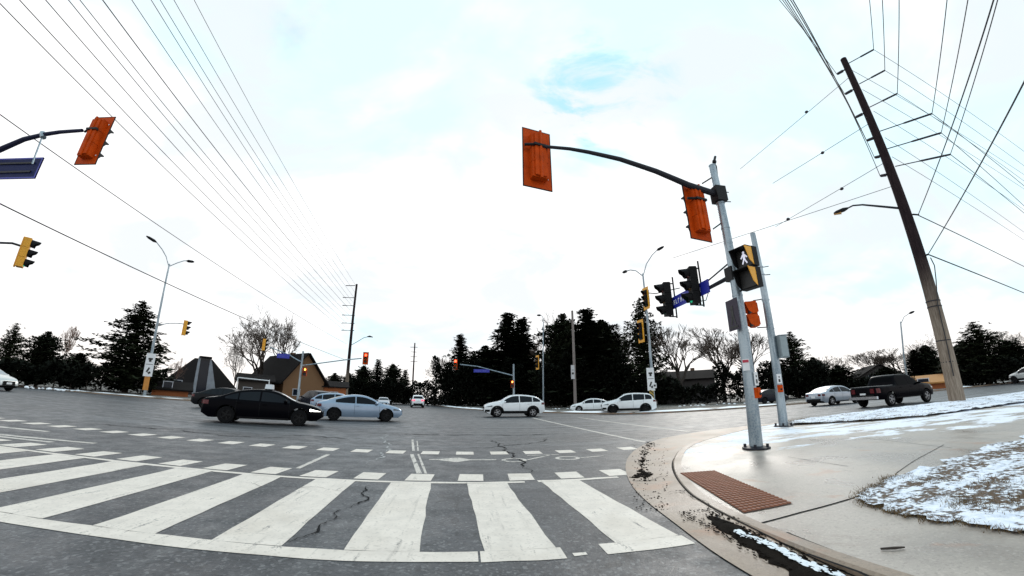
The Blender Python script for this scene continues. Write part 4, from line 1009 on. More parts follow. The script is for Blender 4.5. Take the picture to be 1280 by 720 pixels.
# ------------------------------------------------------------------ vehicles
def lerp_tab(t, x):
    if x <= t[0][0]: return t[0][1]
    for (a, p), (c, q) in zip(t, t[1:]):
        if x <= c: return p + (q - p) * (x - a) / (c - a)
    return t[-1][1]
class Car:
    def __init__(s, L_, Wd, top, belt, wheels, rw, zb=.22, plan=None, crown=.035, tumble=.42, arch=.07):
        s.L, s.W, s.rw, s.wheels, s.zb, s.cr, s.tm, s.ar = L_, Wd / 2, rw, wheels, zb, crown, tumble, rw + arch
        s.top = resample(chaikin(top, 1), 90); s.beltT = belt; h = L_ / 2
        s.plan = plan or [(-h, .80), (-h + .12, .90), (-h + .45, .97), (-h + 1.0, 1), (h - 1.3, 1), (h - .6, .95), (h - .25, .86), (h - .08, .74), (h, .62)]
    def zt(s, x): return lerp_tab(s.top, x)
    def hw(s, x): return s.W * lerp_tab(s.plan, x)
    def belt(s, x): return min(lerp_tab(s.beltT, x), s.zt(x) - .025)
    def zlow(s, x):
        z = s.zb; h = s.L / 2
        z = max(z, s.zb + .16 * smooth01((abs(x) - (h - .35)) / .35))
        for wx in s.wheels:
            d = abs(x - wx)
            if d < s.ar: z = max(z, s.rw + math.sqrt(s.ar ** 2 - d * d))
        return min(z, s.belt(x) - .04)
    def rr(s, x): return max(.35, s.hw(x) * .96 - .03 - max(0, s.zt(x) - s.belt(x)) * s.tm)
    def y(s, x, z):
        b = s.belt(x); W = s.hw(x)
        if z <= b:
            t = (z - s.zb) / max(.05, b - s.zb); return W * lerp_tab([(0, .94), (.25, .99), (.55, 1.0), (.85, .985), (1, .96)], t)
        t = min(1, (z - b) / max(.02, (s.zt(x) - b) * .92)); return W * .96 + (s.rr(x) - W * .96) * t
    def ztop(s, x, y):
        r = s.rr(x); f = min(1, abs(y) / r); return s.zt(x) + s.cr * (1 - f ** 2) - (.02 if f > .97 else 0)
    def section(s, x):
        zl, b, zt = s.zlow(x), s.belt(x), s.zt(x); P = []
        for f in (0, .25, .55, .85, 1): z = zl + (b - zl) * f; P.append((s.y(x, z), z))
        for f in (.33, .66, .92): z = b + (zt - b) * f; P.append((s.y(x, z), z))
        r = s.rr(x)
        for f in (.93, .7, .35, 0): P.append((r * f, s.ztop(x, r * f)))
        return P
    def body(s):
        h = s.L / 2; xs = {-h, h}
        k = -h
        while k < h: xs.add(round(k, 3)); k += .11
        for wx in s.wheels:
            for q in range(0, 13): xs.add(round(wx + s.ar * math.cos(math.pi * q / 12), 4))
            xs.add(round(wx - s.ar - .004, 4)); xs.add(round(wx + s.ar + .004, 4))
        for dx in (.03, .07): xs.add(-h + dx); xs.add(h - dx)
        xs = sorted(x for x in xs if -h <= x <= h); b = MB(); rows = []
        for x in xs:
            S = s.section(x); rows.append([(x, -y, z) for y, z in S] + [(x, y, z) for y, z in S[-2::-1]])
        b.grid(rows, flip=True)
        n = len(rows[0]); o = len(b.v)
        b.add(rows[0], [tuple(range(n))]); b.add(rows[-1], [tuple(reversed(range(n)))])
        return b
    def side(s, x0, x1, zlo, zhi, sy, off=.007, n=14, m=4):
        rows = []
        for i in range(n + 1):
            x = x0 + (x1 - x0) * i / n; a = zlo(x); c = max(a + .004, zhi(x))
            rows.append([(x, sy * (s.y(x, a + (c - a) * j / m) + off), a + (c - a) * j / m) for j in range(m + 1)])
        b = MB(); b.grid(rows, flip=(sy > 0)); return b
    def over(s, x0, x1, f0, f1, off=.008, n=8, m=8):
        rows = []
        for i in range(n + 1):
            x = x0 + (x1 - x0) * i / n; r = s.rr(x); f = f0 + (f1 - f0) * i / n
            rows.append([(x, r * f * (-1 + 2 * j / m), s.ztop(x, r * f * (-1 + 2 * j / m)) + off) for j in range(m + 1)])
        b = MB(); b.grid(rows, flip=True); return b

def wheel_parts(root, x, y, r, sy, rim, wd=.21):
    w_ = MB(); pr = [(-wd / 2, r * .62), (-wd / 2, r * .93), (-wd * .36, r), (wd * .36, r), (wd / 2, r * .93), (wd / 2, r * .62)]; n = 22
    w_.grid([[(q[1] * math.cos(a), q[0], q[1] * math.sin(a)) for q in pr] for a in [2 * math.pi * k / n for k in range(n + 1)]])
    o = w_.build('wheel', TIRE, root, loc=(x, y, r))
    d = MB(); yy = sy * wd * .40
    d.grid([[(q * math.cos(a), yy + sy * dy, q * math.sin(a)) for q, dy in ((r * .66, .02), (r * .58, .02), (r * .55, -.03))] for a in [2 * math.pi * k / n for k in range(n + 1)]], flip=(sy > 0))
    for k in range(5):
        a = k * 2 * math.pi / 5; d.box((r * .32 * math.cos(a), yy, r * .32 * math.sin(a)), (r * .56, .03, r * .15), rot=Matrix.Rotation(-a, 3, 'Y'))
    d.ball((0, yy, 0), (r * .14, .03, r * .14), 0, 8, 6); d.build('rim', rim, o)
    k_ = MB(); k_.tube([(0, yy - sy * .05, 0), (0, yy - sy * .035, 0)], r * .62, 16); k_.build('brake_disc', TRIM, o)

def car(name, label, cat, spec, loc, head, body_m, rim=RIM, scale=1.0, lamps=False, tails=False, glass=AUTO_GL, wglass=None, low_trim=None, group=None, name_extra=None):
    c, win = spec['car'], spec; h = c.L / 2
    t = thing(name, label, cat, loc, head, group, scale)
    c.body().build('body', body_m, t, ang=40)
    u = MB(); u.box((0, 0, (c.zb + .62) / 2 - .01), (c.L - .5, (c.W - .26) * 2, .62 - c.zb - .02)); u.build('underbody', TRIM, t)
    for wx in c.wheels:
        for sy in (-1, 1): wheel_parts(t, wx, sy * (c.W - .125), c.rw, sy, rim)
    for x0, x1 in win['side']:
        for sy in (-1, 1):
            def zl(x): return c.belt(x) + .035
            def zh(x): return c.zt(x) - .085
            c.side(x0, x1, zl, zh, sy).build('side_window', glass, t)
    c.over(*win['front'], off=.010).build('windshield', wglass or glass, t)
    c.over(*win['rear'], off=.010).build('rear_window', glass, t)
    for sy in (-1, 1):
        fx = h - .02
        c.side(h - .58, h - .12, lambda x: win['lampz'][0], lambda x: min(win['lampz'][1], c.belt(x) - .01), sy, .012, 6, 3).build('headlight', HLAMP_ON if lamps else HLAMP, t)
        c.side(-h + .05, -h + .28, lambda x: win['tailz'][0], lambda x: min(win['tailz'][1], c.belt(x) - .01), sy, .012, 5, 3).build('tail_light', TLAMP_ON if tails else TLAMP, t)
        mm = MB(); mx = win['front'][1] - .35 if win['front'][1] > win['front'][0] else win['front'][0] - .35
        mx = win['mirror']; zz_ = c.belt(mx) + .10; mm.ball((mx, sy * (c.y(mx, zz_) + .13), zz_), (.08, .12, .075), 0, 10, 6); mm.box((mx, sy * (c.y(mx, zz_) + .04), zz_ - .04), (.05, .14, .04)); mm.build('mirror', body_m, t)
        for hx in win['handles']:
            zq = c.belt(hx) - .10; hb_ = MB(); hb_.box((hx, sy * (c.y(hx, zq) + .014), zq), (.17, .025, .03)); hb_.build('door_handle', body_m, t)
        sk = c.side(c.wheels[0] + c.ar + .02, c.wheels[1] - c.ar - .02, lambda x: c.zb + .005, lambda x: c.zb + win.get('skirt', .09), sy, .010, 10, 2); sk.build('sill', low_trim or TRIM, t)
        ds = MB()
        for dx in win['doors']: ds.grid(list(c.side(dx - .006, dx + .006, lambda x: c.zb + .14, lambda x: c.belt(x) - .01, sy, .004, 1, 6).v and [c.side(dx - .006, dx + .006, lambda x: c.zb + .14, lambda x: c.belt(x) - .01, sy, .004, 1, 6).v[0:7], c.side(dx - .006, dx + .006, lambda x: c.zb + .14, lambda x: c.belt(x) - .01, sy, .004, 1, 6).v[7:14]]), flip=(sy > 0))
        ds.build('door_seam', TRIM, t)
    if win.get('clad'):
        for wx in c.wheels:
            for sy in (-1, 1):
                if wx > 0: c.side(h - .40, h - .05, lambda x: .40, lambda x: .56, sy, .010, 5, 2).build('fog_lamp_recess', TRIM, t)
                rows = []
                for q in range(17):
                    a_ = math.pi * (-.06 + 1.12 * q / 16)
                    rows.append([(wx + rr_ * math.cos(a_), sy * (c.y(wx + rr_ * math.cos(a_), max(c.zb, c.rw + rr_ * math.sin(a_))) + .012), c.rw + rr_ * math.sin(a_)) for rr_ in (c.ar - .01, c.ar + .035, c.ar + .075)])
                b_ = MB(); b_.grid(rows, flip=(sy > 0)); b_.build('wheel_arch_trim', TRIM, t)
    g_ = MB(); W1 = c.hw(h) * .9
    g_.box((h + .005, 0, win['lampz'][0] - .06), (.03, W1 * 1.5, .16)); g_.box((h - .0, 0, c.zb + .22), (.04, W1 * 1.6, .10)); g_.build('grille', TRIM, t)
    g_ = MB(); g_.box((-h - .008, 0, c.zb + .24), (.04, c.hw(-h) * 1.7, .16)); g_.build('bumper_trim', low_trim or TRIM, t)
    p_ = MB(); p_.box((-h - .012, 0, win['tailz'][0] - .06), (.02, .36, .16)); p_.build('number_plate', WHITE, t)
    p_ = MB(); p_.box((h + .024, 0, c.zb + .30), (.012, .34, .13)); p_.build('number_plate', WHITE, t)
    rt = c.side(-h + .06, -h + .25, lambda x: win['tailz'][0], lambda x: win['tailz'][1], 1)
    rl = MB()
    for sy in (-1, 1): rl.box((-h - .006, sy * c.hw(-h) * .76, (win['tailz'][0] + win['tailz'][1]) / 2), (.03, c.hw(-h) * .30, win['tailz'][1] - win['tailz'][0]))
    rl.build('rear_lamp_panel', TLAMP_ON if tails else TLAMP, t)
    return t
def sedan_spec(L_=4.7, H_=1.45, wd=1.84, coupe=False, rw=.33, wb=2.75):
    k = L_ / 4.7; z = H_ / 1.45
    top = [(-2.35, .66), (-2.31, .93), (-2.2, 1.00), (-1.78, 1.04), (-1.10, 1.34), (-.45, 1.44), (.15, 1.44), (.58, 1.34), (1.22, .99), (1.65, .92), (2.12, .79), (2.3, .68), (2.35, .46)]
    if coupe: top = [(-2.35, .66), (-2.31, .93), (-2.18, 1.0), (-1.85, 1.06), (-1.15, 1.30), (-.55, 1.43), (.0, 1.44), (.45, 1.35), (1.15, .99), (1.6, .91), (2.12, .78), (2.3, .66), (2.35, .46)]
    top = [(x * k, q * z) for x, q in top]
    belt = [(-2.35 * k, .93 * z), (-1.6 * k, .97 * z), (1.2 * k, .90 * z), (2.35 * k, .62 * z)]
    cr = Car(L_, wd, top, belt, (-wb / 2 - .02, wb / 2 + .02), rw)
    return dict(car=cr, side=([(-1.35 * k, -.32 * k), (-.26 * k, .92 * k)] if coupe else [(-1.50 * k, -1.02 * k), (-.97 * k, -.20 * k), (-.13 * k, .98 * k)]), front=(.62 * k, 1.20 * k, .84, .92), rear=(-1.72 * k, -1.08 * k, .86, .84),
                lampz=(.635 * z, .74 * z), tailz=(.74 * z, .90 * z), mirror=.82 * k, handles=([-.2 * k] if coupe else [-.95 * k, .02 * k]), doors=([-.35 * k, 1.0 * k] if coupe else [-1.05 * k, -.16 * k, .98 * k]))
def suv_spec(L_=4.6, H_=1.68, wd=1.88, sloped=False, rw=.36, wb=2.71):
    k = L_ / 4.6; z = H_ / 1.68
    top = [(-2.3, .72), (-2.27, 1.02), (-2.12, 1.12), (-1.88, 1.52), (-1.55, 1.63), (-.7, 1.68), (.0, 1.67), (.42, 1.58), (1.10, 1.16), (1.55, 1.08), (2.08, .96), (2.26, .84), (2.3, .54)]
    if sloped: top = [(-2.3, .76), (-2.27, 1.08), (-2.10, 1.20), (-1.70, 1.50), (-1.25, 1.60), (-.55, 1.67), (.05, 1.66), (.45, 1.56), (1.10, 1.17), (1.55, 1.10), (2.05, .97), (2.25, .84), (2.3, .54)]
    top = [(x * k, q * z) for x, q in top]
    belt = [(-2.3 * k, 1.10 * z), (-1.5 * k, 1.10 * z), (1.1 * k, 1.01 * z), (2.3 * k, .76 * z)]
    cr = Car(L_, wd, top, belt, (-wb / 2, wb / 2), rw, .27, tumble=.30)
    return dict(car=cr, side=[(-1.92 * k, -1.36 * k), (-1.30 * k, -.36 * k), (-.29 * k, .82 * k)], front=(.47 * k, 1.08 * k, .88, .93), rear=(-2.10 * k, -1.86 * k, .86, .84), lampz=(.76 * z, .90 * z), tailz=(.92 * z, 1.08 * z), mirror=.78 * k, handles=[-1.0 * k, .0], doors=[-1.2 * k, -.33 * k, .95 * k], skirt=.20, clad=True)
def hatch_spec(L_=4.1, H_=1.5): s_ = suv_spec(L_, H_, 1.76, True, .31, 2.5); return s_
SED = sedan_spec(); COUPE = sedan_spec(4.75, 1.42, 1.86, True, .335, 2.78); SEDL = sedan_spec(4.9, 1.44, 1.86, False, .34, 2.85)
ESC = suv_spec(4.62, 1.68, 1.88, True); FOR = suv_spec(4.63, 1.72, 1.83, False); HAT = hatch_spec()
def hd(a, b): return math.atan2(b[1] - a[1], b[0] - a[0])
def place(pr, pf, width, left_side=False):      # ground points of the near rear and front wheels -> centre and heading
    a = hd(pr, pf); n = Vector((-math.sin(a), math.cos(a))) * (width / 2 - .1) * (-1 if left_side else 1)
    return Vector(((pr[0] + pf[0]) / 2 + n.x, (pr[1] + pf[1]) / 2 + n.y, 0)), a
loc, a = place(G(284, 529), G(370, 532.6), 1.86)
dk = car('car', 'black sedan with a white roof sign turning in from the left', 'car', SEDL, loc, a, P_BLACK, RIM_B, 1.0, lamps=True, wglass=AUTO_GLB)
b = MB(); b.box((.05, 0, 1.585), (.30, .95, .20), taper=.86); rs = b.build('roof_sign', mat('white_roof_sign', (.62, .64, .68), .4), dk)
b = MB(); b.box((.05, 0, 1.475), (.24, .90, .03)); b.build('roof_sign_base', TRIM, dk)
loc, a = place(G(417, 525.8), G(482, 527.2), 1.86)
car('car', 'pale blue silver two door coupe close behind the black sedan', 'car', COUPE, loc, a, P_SILVB, RIM_B, 1.03, low_trim=P_SILVB, wglass=AUTO_GLB)
loc, a = place(G(667, 521.2), G(620.3, 521.6), 1.88, True)
car('car', 'white crossover SUV alone in the middle of the junction', 'SUV', ESC, loc, a, P_WHITE, RIM, 1.08, wglass=AUTO_GLB)
loc, a = place(G(805.5, 516.7), G(768.5, 517.8), 1.83, True)
car('car', 'white boxy SUV waiting in front of the double headed lamp', 'SUV', FOR, loc, a, P_WHITE, RIM_B, 1.05)
loc, a = place(G(758, 514.9), G(722.7, 515.6), 1.84, True)
car('car', 'silvery white sedan partly hidden behind the boxy white SUV', 'car', SED, loc, a, P_WHITE, RIM, 1.0)
# right arm: silver sedan and black pickup heading away
loc, a = place((27.2, 23.6), (29.9, 23.75), 1.84)
car('car', 'silver sedan seen from its rear corner beside the black pickup', 'car', SED, loc, a, P_SILVER, RIM, 1.0)
ptop = [(-2.9, .80), (-2.88, 1.10), (-2.80, 1.17), (-1.22, 1.17), (-1.14, 1.22), (-.98, 1.72), (-.75, 1.80), (.35, 1.80), (.62, 1.70), (1.18, 1.26), (1.6, 1.20), (2.55, 1.10), (2.82, .98), (2.9, .60)]
pk = Car(5.8, 2.0, ptop, [(-2.9, 1.13), (1.2, 1.13), (2.9, .9)], (-1.78, 1.72), .40, .42, crown=.03, tumble=.28)
pk.top = resample(ptop, 120)
PK = dict(car=pk, side=[(-.98, .02), (.09, 1.02)], front=(.66, 1.15, .88, .92), rear=(-1.12, -1.0, .82, .80), lampz=(.85, 1.02), tailz=(.82, 1.08), mirror=.95, handles=[-.75, .2], doors=[-1.0, .05, 1.08], skirt=.08)
loc, a = place((24.1, 16.75), (27.55, 16.85), 2.0)
tk = car('pickup_truck', 'black pickup truck with covered bed driving off to the right', 'pickup truck', PK, loc, a, P_BLACK, RIM, 1.0, glass=mat('tinted_truck_glass', (.002, .003, .004), .12, spec=.02))
b = MB(); b.box((-2.05, 0, 1.205), (1.55, 1.66, .03)); b.build('bed_cover', mat('bed_cover_vinyl', (.16, .165, .17), .5), tk)
b = MB(); b.box((-2.93, 0, .56), (.14, 1.8, .16)); b.build('rear_bumper', CHROME, tk)
# left arm
loc = Vector((-35.0, 24.6, 0)); car('car', 'pale car cut off by the left edge of the view', 'car', SED, loc, .02, P_GREY, RIM_B, 1.08, wglass=AUTO_GLB)
p = AT(271, 497, 31); car('car', 'dark sedan mostly hidden behind the black sedan', 'car', SED, (p.x, p.y + 1.5, 0), .15, P_DARK, RIM_B, 1.0)
p = AT(394, 500, 38); car('car', 'dark blue wagon with red tail light behind the silver coupe', 'car', FOR, (p.x, p.y, 0), 2.4, P_NAVY, RIM_B, 1.0, tails=True)
p = AT(424, 500, 33.5); car('car', 'pale blue hatchback right behind the silver coupe', 'car', HAT, (p.x, p.y, 0), .25, P_SILVB, RIM_B, 1.05)
p = AT(479, 503, 62); car('car', 'pale silver sedan waiting behind the nose of the coupe', 'car', SED, (p.x, p.y, 0), -1.3, P_SILVER, RIM_B, 1.0)
p = AT(521.5, 503, 66); car('car', 'white SUV seen from behind driving away up the street', 'SUV', FOR, (p.x, p.y, 0), R(100), P_WHITE, RIM_B, 1.15, tails=True)
for i, (px, d, lab) in enumerate([(537, 92, 'dark car with lit headlights right beside the departing white SUV'), (547, 100, 'dark car with lit headlights, middle one of the oncoming row'), (557, 108, 'dark car with lit headlights, last one of the oncoming row')]):
    p = AT(px, 502, d); car('car', lab, 'car', SED, (p.x, p.y, 0), R(-72), P_DARK, RIM_B, 1.1, lamps=True, group='oncoming cars with headlights')
p = AT(960, 500, 47); car('car', 'dark car half hidden behind the two near signal poles', 'car', SED, (p.x, p.y, .12), .1, P_NAVY, RIM_B, 1.0, wglass=AUTO_GLB)
p = AT(1292, 470, 62); car('car', 'grey car parked at the far right edge before the hedge', 'car', HAT, (p.x, p.y, .13), 1.2, P_GREY, RIM_B, 1.1)
p = AT(1232, 470, 74); car('car', 'white parked car deep in the shade of the conifer at right', 'car', SED, (p.x, p.y, .13), .6, P_SILVER, RIM_B, .9)

# ------------------------------------------------------------------ trees
def conifer_meshes(seed, kind, H_=12.0):
    r = random.Random(seed); tr = MB(); cr = MB()
    tr.tube([(0, 0, -.2), (.05, 0, H_ * .5), (0, .05, H_ * .97)], [.24, .15, .03], 8)
    if kind == 'spruce': R0, z0, nw, nb = 2.6, .03, 34, 10
    elif kind == 'pine': R0, z0, nw, nb = 3.6, .04, 24, 10
    else: R0, z0, nw, nb = 2.9, .02, 38, 11
    lop = [r.uniform(.7, 1.2) for _ in range(12)]
    for i in range(nw):
        f = i / (nw - 1); z = H_ * (z0 + (1 - z0) * f * .98)
        if kind == 'spruce': R1 = R0 * (1 - f) ** .9 * r.uniform(.62, 1.15) + .05
        elif kind == 'pine': R1 = R0 * (1 - f ** 1.9) ** .9 * r.uniform(.6, 1.15) * (.8 + .2 * min(1, f * 5)) + .1
        else: R1 = R0 * (1 - f ** 2.6) ** .8 * r.uniform(.7, 1.1) + .08
        a0 = r.uniform(0, 6.28)
        for k in range(nb):
            a = a0 + 2 * math.pi * k / nb + r.uniform(-.25, .25); l = R1 * r.uniform(.65, 1.15) * lop[int((a % 6.283) / 6.284 * 12)]
            rise = {'spruce': -.18, 'pine': .22, 'cedar': .45}[kind] + r.uniform(-.12, .15)
            ca, sa = math.cos(a), math.sin(a)
            if l > .8: tr.tube([(0, 0, z), (ca * l * .8, sa * l * .8, z + l * .8 * rise)], [.035, .012], 3, caps=False)
            nt = max(3, int(l * 4.6))
            for q_ in range(nt):
                t = (q_ + r.uniform(.1, 1)) / nt; t = max(.12, t ** .8); s_ = .44 * r.uniform(.6, 1.3) * min(1, .45 + R1 * .4)
                cx, cy, cz = ca * l * t + r.gauss(0, .14), sa * l * t + r.gauss(0, .14), z + l * t * rise + r.gauss(0, .10)
                for _ in range(7):
                    b1 = r.uniform(0, 6.28); el = r.uniform(-.5, .7) if kind != 'cedar' else r.uniform(-.1, 1.2)
                    dx, dy, dz = math.cos(b1) * math.cos(el) * s_, math.sin(b1) * math.cos(el) * s_, math.sin(el) * s_
                    wx, wy = -math.sin(b1) * s_ * .24, math.cos(b1) * s_ * .24; wz = r.uniform(-.1, .1) * s_
                    cr.add([(cx, cy, cz), (cx + dx * .6 + wx, cy + dy * .6 + wy, cz + dz * .6 + wz), (cx + dx, cy + dy, cz + dz), (cx + dx * .6 - wx, cy + dy * .6 - wy, cz + dz * .6 - wz)], [(0, 1, 2, 3)])
    return tr, cr
def bare_meshes(seed, H_=12.0, spread=.55, levels=6, lean=0.0):
    r = random.Random(seed); tr = MB(); cr = MB()
    def grow(p, d, l, rad, lev):
        q = p; pts = [p]; n = 3 if lev < 4 else 2
        for i in range(n):
            d = (d + Vector((r.gauss(0, .10), r.gauss(0, .10), r.gauss(.04, .06)))).normalized(); q = q + d * l / n; pts.append(q)
        (tr if lev < 3 else cr).tube(pts, [rad * (1 - .4 * i / n) for i in range(n + 1)], 6 if lev < 2 else 3, caps=False)
        if lev >= levels: return
        kids = r.choice((2, 3)) if lev > 4 else r.choice((2, 3, 3)) if lev else r.choice((4, 5))
        for k in range(kids):
            a = r.uniform(0, 6.28); sp_ = spread * r.uniform(.5, 1.25)
            s1 = d.cross(Vector((math.cos(a), math.sin(a), .3))).normalized()
            nd = (d * math.cos(sp_) + s1 * math.sin(sp_) + Vector((0, 0, .10))).normalized()
            st = pts[-1] if k < 2 else pts[-2].lerp(pts[-1], r.random())
            grow(st, nd, l * r.uniform(.62, .88), max(.016, rad * .62), lev + 1)
    grow(Vector((0, 0, -.1)), Vector((lean, 0, 1)).normalized(), H_ * .19, H_ * .018, 0)
    mz = max(v[2] for v in cr.v); k = H_ / mz
    for m in (tr, cr): m.v = [(x * k, y * k, z * k) for x, y, z in m.v]
    return tr, cr
VAR = {}
def tree_variant(key):
    if key in VAR: return VAR[key]
    kind, seed = key
    if kind.startswith('bare'):
        tr, cr = bare_meshes(seed, 12, {'barewide': .66, 'barefan': .46}.get(kind, .42), 7); cm = TWIG if kind != 'barered' else TWIG_R
        VAR[key] = (tr.build('x', BARK).data, cr.build('x', cm).data)
    else:
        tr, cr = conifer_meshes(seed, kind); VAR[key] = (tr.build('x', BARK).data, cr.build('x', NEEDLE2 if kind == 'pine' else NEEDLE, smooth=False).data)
    for o in [o for o in bpy.data.objects if o.name.split('.')[0] == 'x']: bpy.data.objects.remove(o)
    return VAR[key]
def tree(name, label, cat, key, px, top, d, half, rz=0.0, group=None, pyb=498):
    tm, cm = tree_variant(key); p = base_at(px, d, pyb); t = AT(px, top, d); H_ = max(1.5, t.z - .12)
    o = thing(name, label, cat, p, rz, group)
    e = AT(px + half, pyb - 15, d); wid = (Vector((e.x, e.y)) - Vector((p.x, p.y))).length
    xs = sorted(math.hypot(v.co.x, v.co.y) for v in cm.vertices)[int(len(cm.vertices) * .90)]
    o.scale = (wid / xs, wid / xs, H_ / 12.0)
    for nm, me in (('trunk', tm), ('crown', cm)):
        c = bpy.data.objects.new(nm, me); COL.objects.link(c); c.parent = o
    return o
T = tree
G1 = 'conifers along the left verge'; G2 = 'firs behind the junction'; G3 = 'bare trees on the skyline'; G4 = 'conifers on the right skyline'
T('pine_tree', 'large dark pine beside the far left street lamp', 'tree', ('pine', 1), 156, 372, 60, 50, .3, G1, 488)
T('conifer_tree', 'dark conifer cropped by the left edge of the view', 'tree', ('pine', 2), 3, 401, 58, 26, 1.0, G1, 470)
T('conifer_tree', 'rounded dark conifer standing right of the left edge conifer', 'tree', ('cedar', 3), 46, 412, 60, 30, 2.0, G1, 474)
T('conifer_tree', 'low dark conifer filling the gap left of the large pine', 'tree', ('cedar', 4), 92, 440, 62, 26, .5, G1, 480)
T('bare_tree', 'reddish bare tree rising above the dark left conifers', 'tree', ('barered', 5), 76, 403, 68, 24, 0, G3, 478)
T('bare_tree', 'tall spreading bare tree left of the brown house', 'tree', ('barewide', 6), 324, 380, 72, 52, 0, G3, 490)
T('bare_tree', 'narrower bare tree close beside the tall spreading one', 'tree', ('barewide', 7), 352, 386, 75, 30, 1.3, G3, 490)
T('bare_tree', 'thin small bare tree between the glass gabled building and the tall bare tree', 'tree', ('barewide', 8), 291, 424, 70, 20, .5, G3, 490)
T('bare_tree', 'low bare tree tangled against the roof of the glass gabled building', 'tree', ('barered', 9), 212, 444, 66, 16, .5, G3, 488)
for i, (px, tp_, d, hf, lab) in enumerate([(452, 457, 92, 15, 'dark fir just right of the far utility pole'), (470, 449, 95, 15, 'tallest dark fir between the two far utility poles'), (489, 455, 98, 14, 'dark fir near the departing white SUV, left of it'), (505, 462, 105, 12, 'lower dark fir next to the most distant pole')]):
    T('fir_tree', lab, 'tree', ('spruce' if i % 2 else 'cedar', 10 + i % 2), px, tp_, d, hf, i * 1.7, G2)
T('conifer_tree', 'low dark conifer at the right gable of the brown house', 'tree', ('cedar', 3), 416, 466, 100, 14, 1, G2)
T('conifer_tree', 'low dark conifer half behind the far utility pole', 'tree', ('cedar', 4), 434, 466, 100, 12, 2, G2)
T('fir_tree', 'dark layered fir behind the lit red light', 'tree', ('spruce', 11), 574, 418, 92, 25, .8, G2)
T('fir_tree', 'tall layered fir with a twin tip, left of the slender lamp', 'tree', ('spruce', 14), 634, 391, 86, 38, 2.2, G2)
T('fir_tree', 'second tall fir leaning into the twin tipped one', 'tree', ('spruce', 11), 652, 398, 88, 36, 4.0, G2)
T('fir_tree', 'dense fir just right of the slender lamp', 'tree', ('cedar', 3), 706, 392, 74, 30, .8, G2)
T('fir_tree', 'broad dense fir behind the plain pale wooden pole', 'tree', ('spruce', 14), 738, 386, 72, 42, 5.0, G2)
T('fir_tree', 'dense fir at the right flank of the broad fir mass', 'tree', ('cedar', 4), 757, 400, 75, 32, 3.0, G2)
T('fir_tree', 'dark fir filling the gap between the lit red light and the tall twin fir', 'tree', ('cedar', 3), 606, 432, 90, 28, 3.3, G2)
T('pine_tree', 'layered pine rising behind the double headed lamp', 'tree', ('pine', 2), 809, 372, 70, 28, .7, G2)
for i, (px, tp_, d, hf, k, lab) in enumerate([(q[0], q[1], q[2], q[3] * 1.25) + q[4:] for q in [(555, 442, 120, 22, ('barewide', 8), 'pale bare tree beside the layered fir, left of it'), (604, 432, 105, 20, ('barewide', 7), 'bare tree showing between the two groups of firs'), (684, 386, 80, 30, ('barewide', 6), 'bare tree behind the slender lamp, between the firs'),
        (770, 400, 95, 30, ('barewide', 7), 'bare tree whose twigs show right of the broad firs'), (853, 400, 68, 40, ('barefan', 15), 'wide bare tree right of the double headed lamp'), (905, 408, 68, 36, ('barefan', 16), 'wide bare tree just left of the near signal pole'), (948, 412, 78, 34, ('barefan', 15), 'bare tree standing behind the two near signal poles'),
        (782, 432, 90, 24, ('barewide', 8), 'low pale bare tree between the firs and the double headed lamp'), (1040, 440, 92, 28, ('barewide', 7), 'bare tree right of the round topped conifer'), (1085, 436, 96, 32, ('barefan', 15), 'bare tree above the houses behind the pickup'), (1125, 432, 98, 34, ('barefan', 16), 'bare tree behind the single headed lamp'), (1180, 412, 95, 34, ('barewide', 6), 'bare tree behind the foot of the big wooden pole'), (1272, 408, 96, 26, ('barewide', 8), 'bare tree cropped by the right edge of the view')]]):
    T('bare_tree', lab, 'tree', k, px, tp_, d, hf, i * .9, G3, 490 if px < 1000 else 482)
for i, (px, tp_, d, hf, k, lab) in enumerate([(998, 413, 72, 26, ('pine', 1), 'round topped dark conifer right of the slimmer signal pole'), (1052, 456, 70, 22, ('cedar', 3), 'low dark conifer behind the silver sedan'), (1150, 436, 80, 24, ('spruce', 11), 'pointed dark conifer left of the big wooden pole'), (1166, 430, 84, 20, ('cedar', 4), 'narrow dark conifer overlapped by the big wooden pole'), (1236, 399, 72, 40, ('pine', 2), 'broad dark conifer right of the big wooden pole'), (1215, 425, 76, 28, ('cedar', 3), 'rounded dark conifer at the left flank of the broad one'), (1272, 424, 74, 26, ('cedar', 4), 'dark conifer at the right edge of the view'), (972, 452, 74, 20, ('cedar', 4), 'low dark conifer between the two near signal poles'), (1022, 446, 74, 18, ('cedar', 3), 'low dark conifer at the right flank of the round topped one'), (1110, 458, 84, 16, ('cedar', 4), 'small dark conifer beside the single headed lamp')]):
    T('conifer_tree', lab, 'tree', k, px, tp_, d, hf, i * 1.3, G4, 488 if px < 1100 else 480)

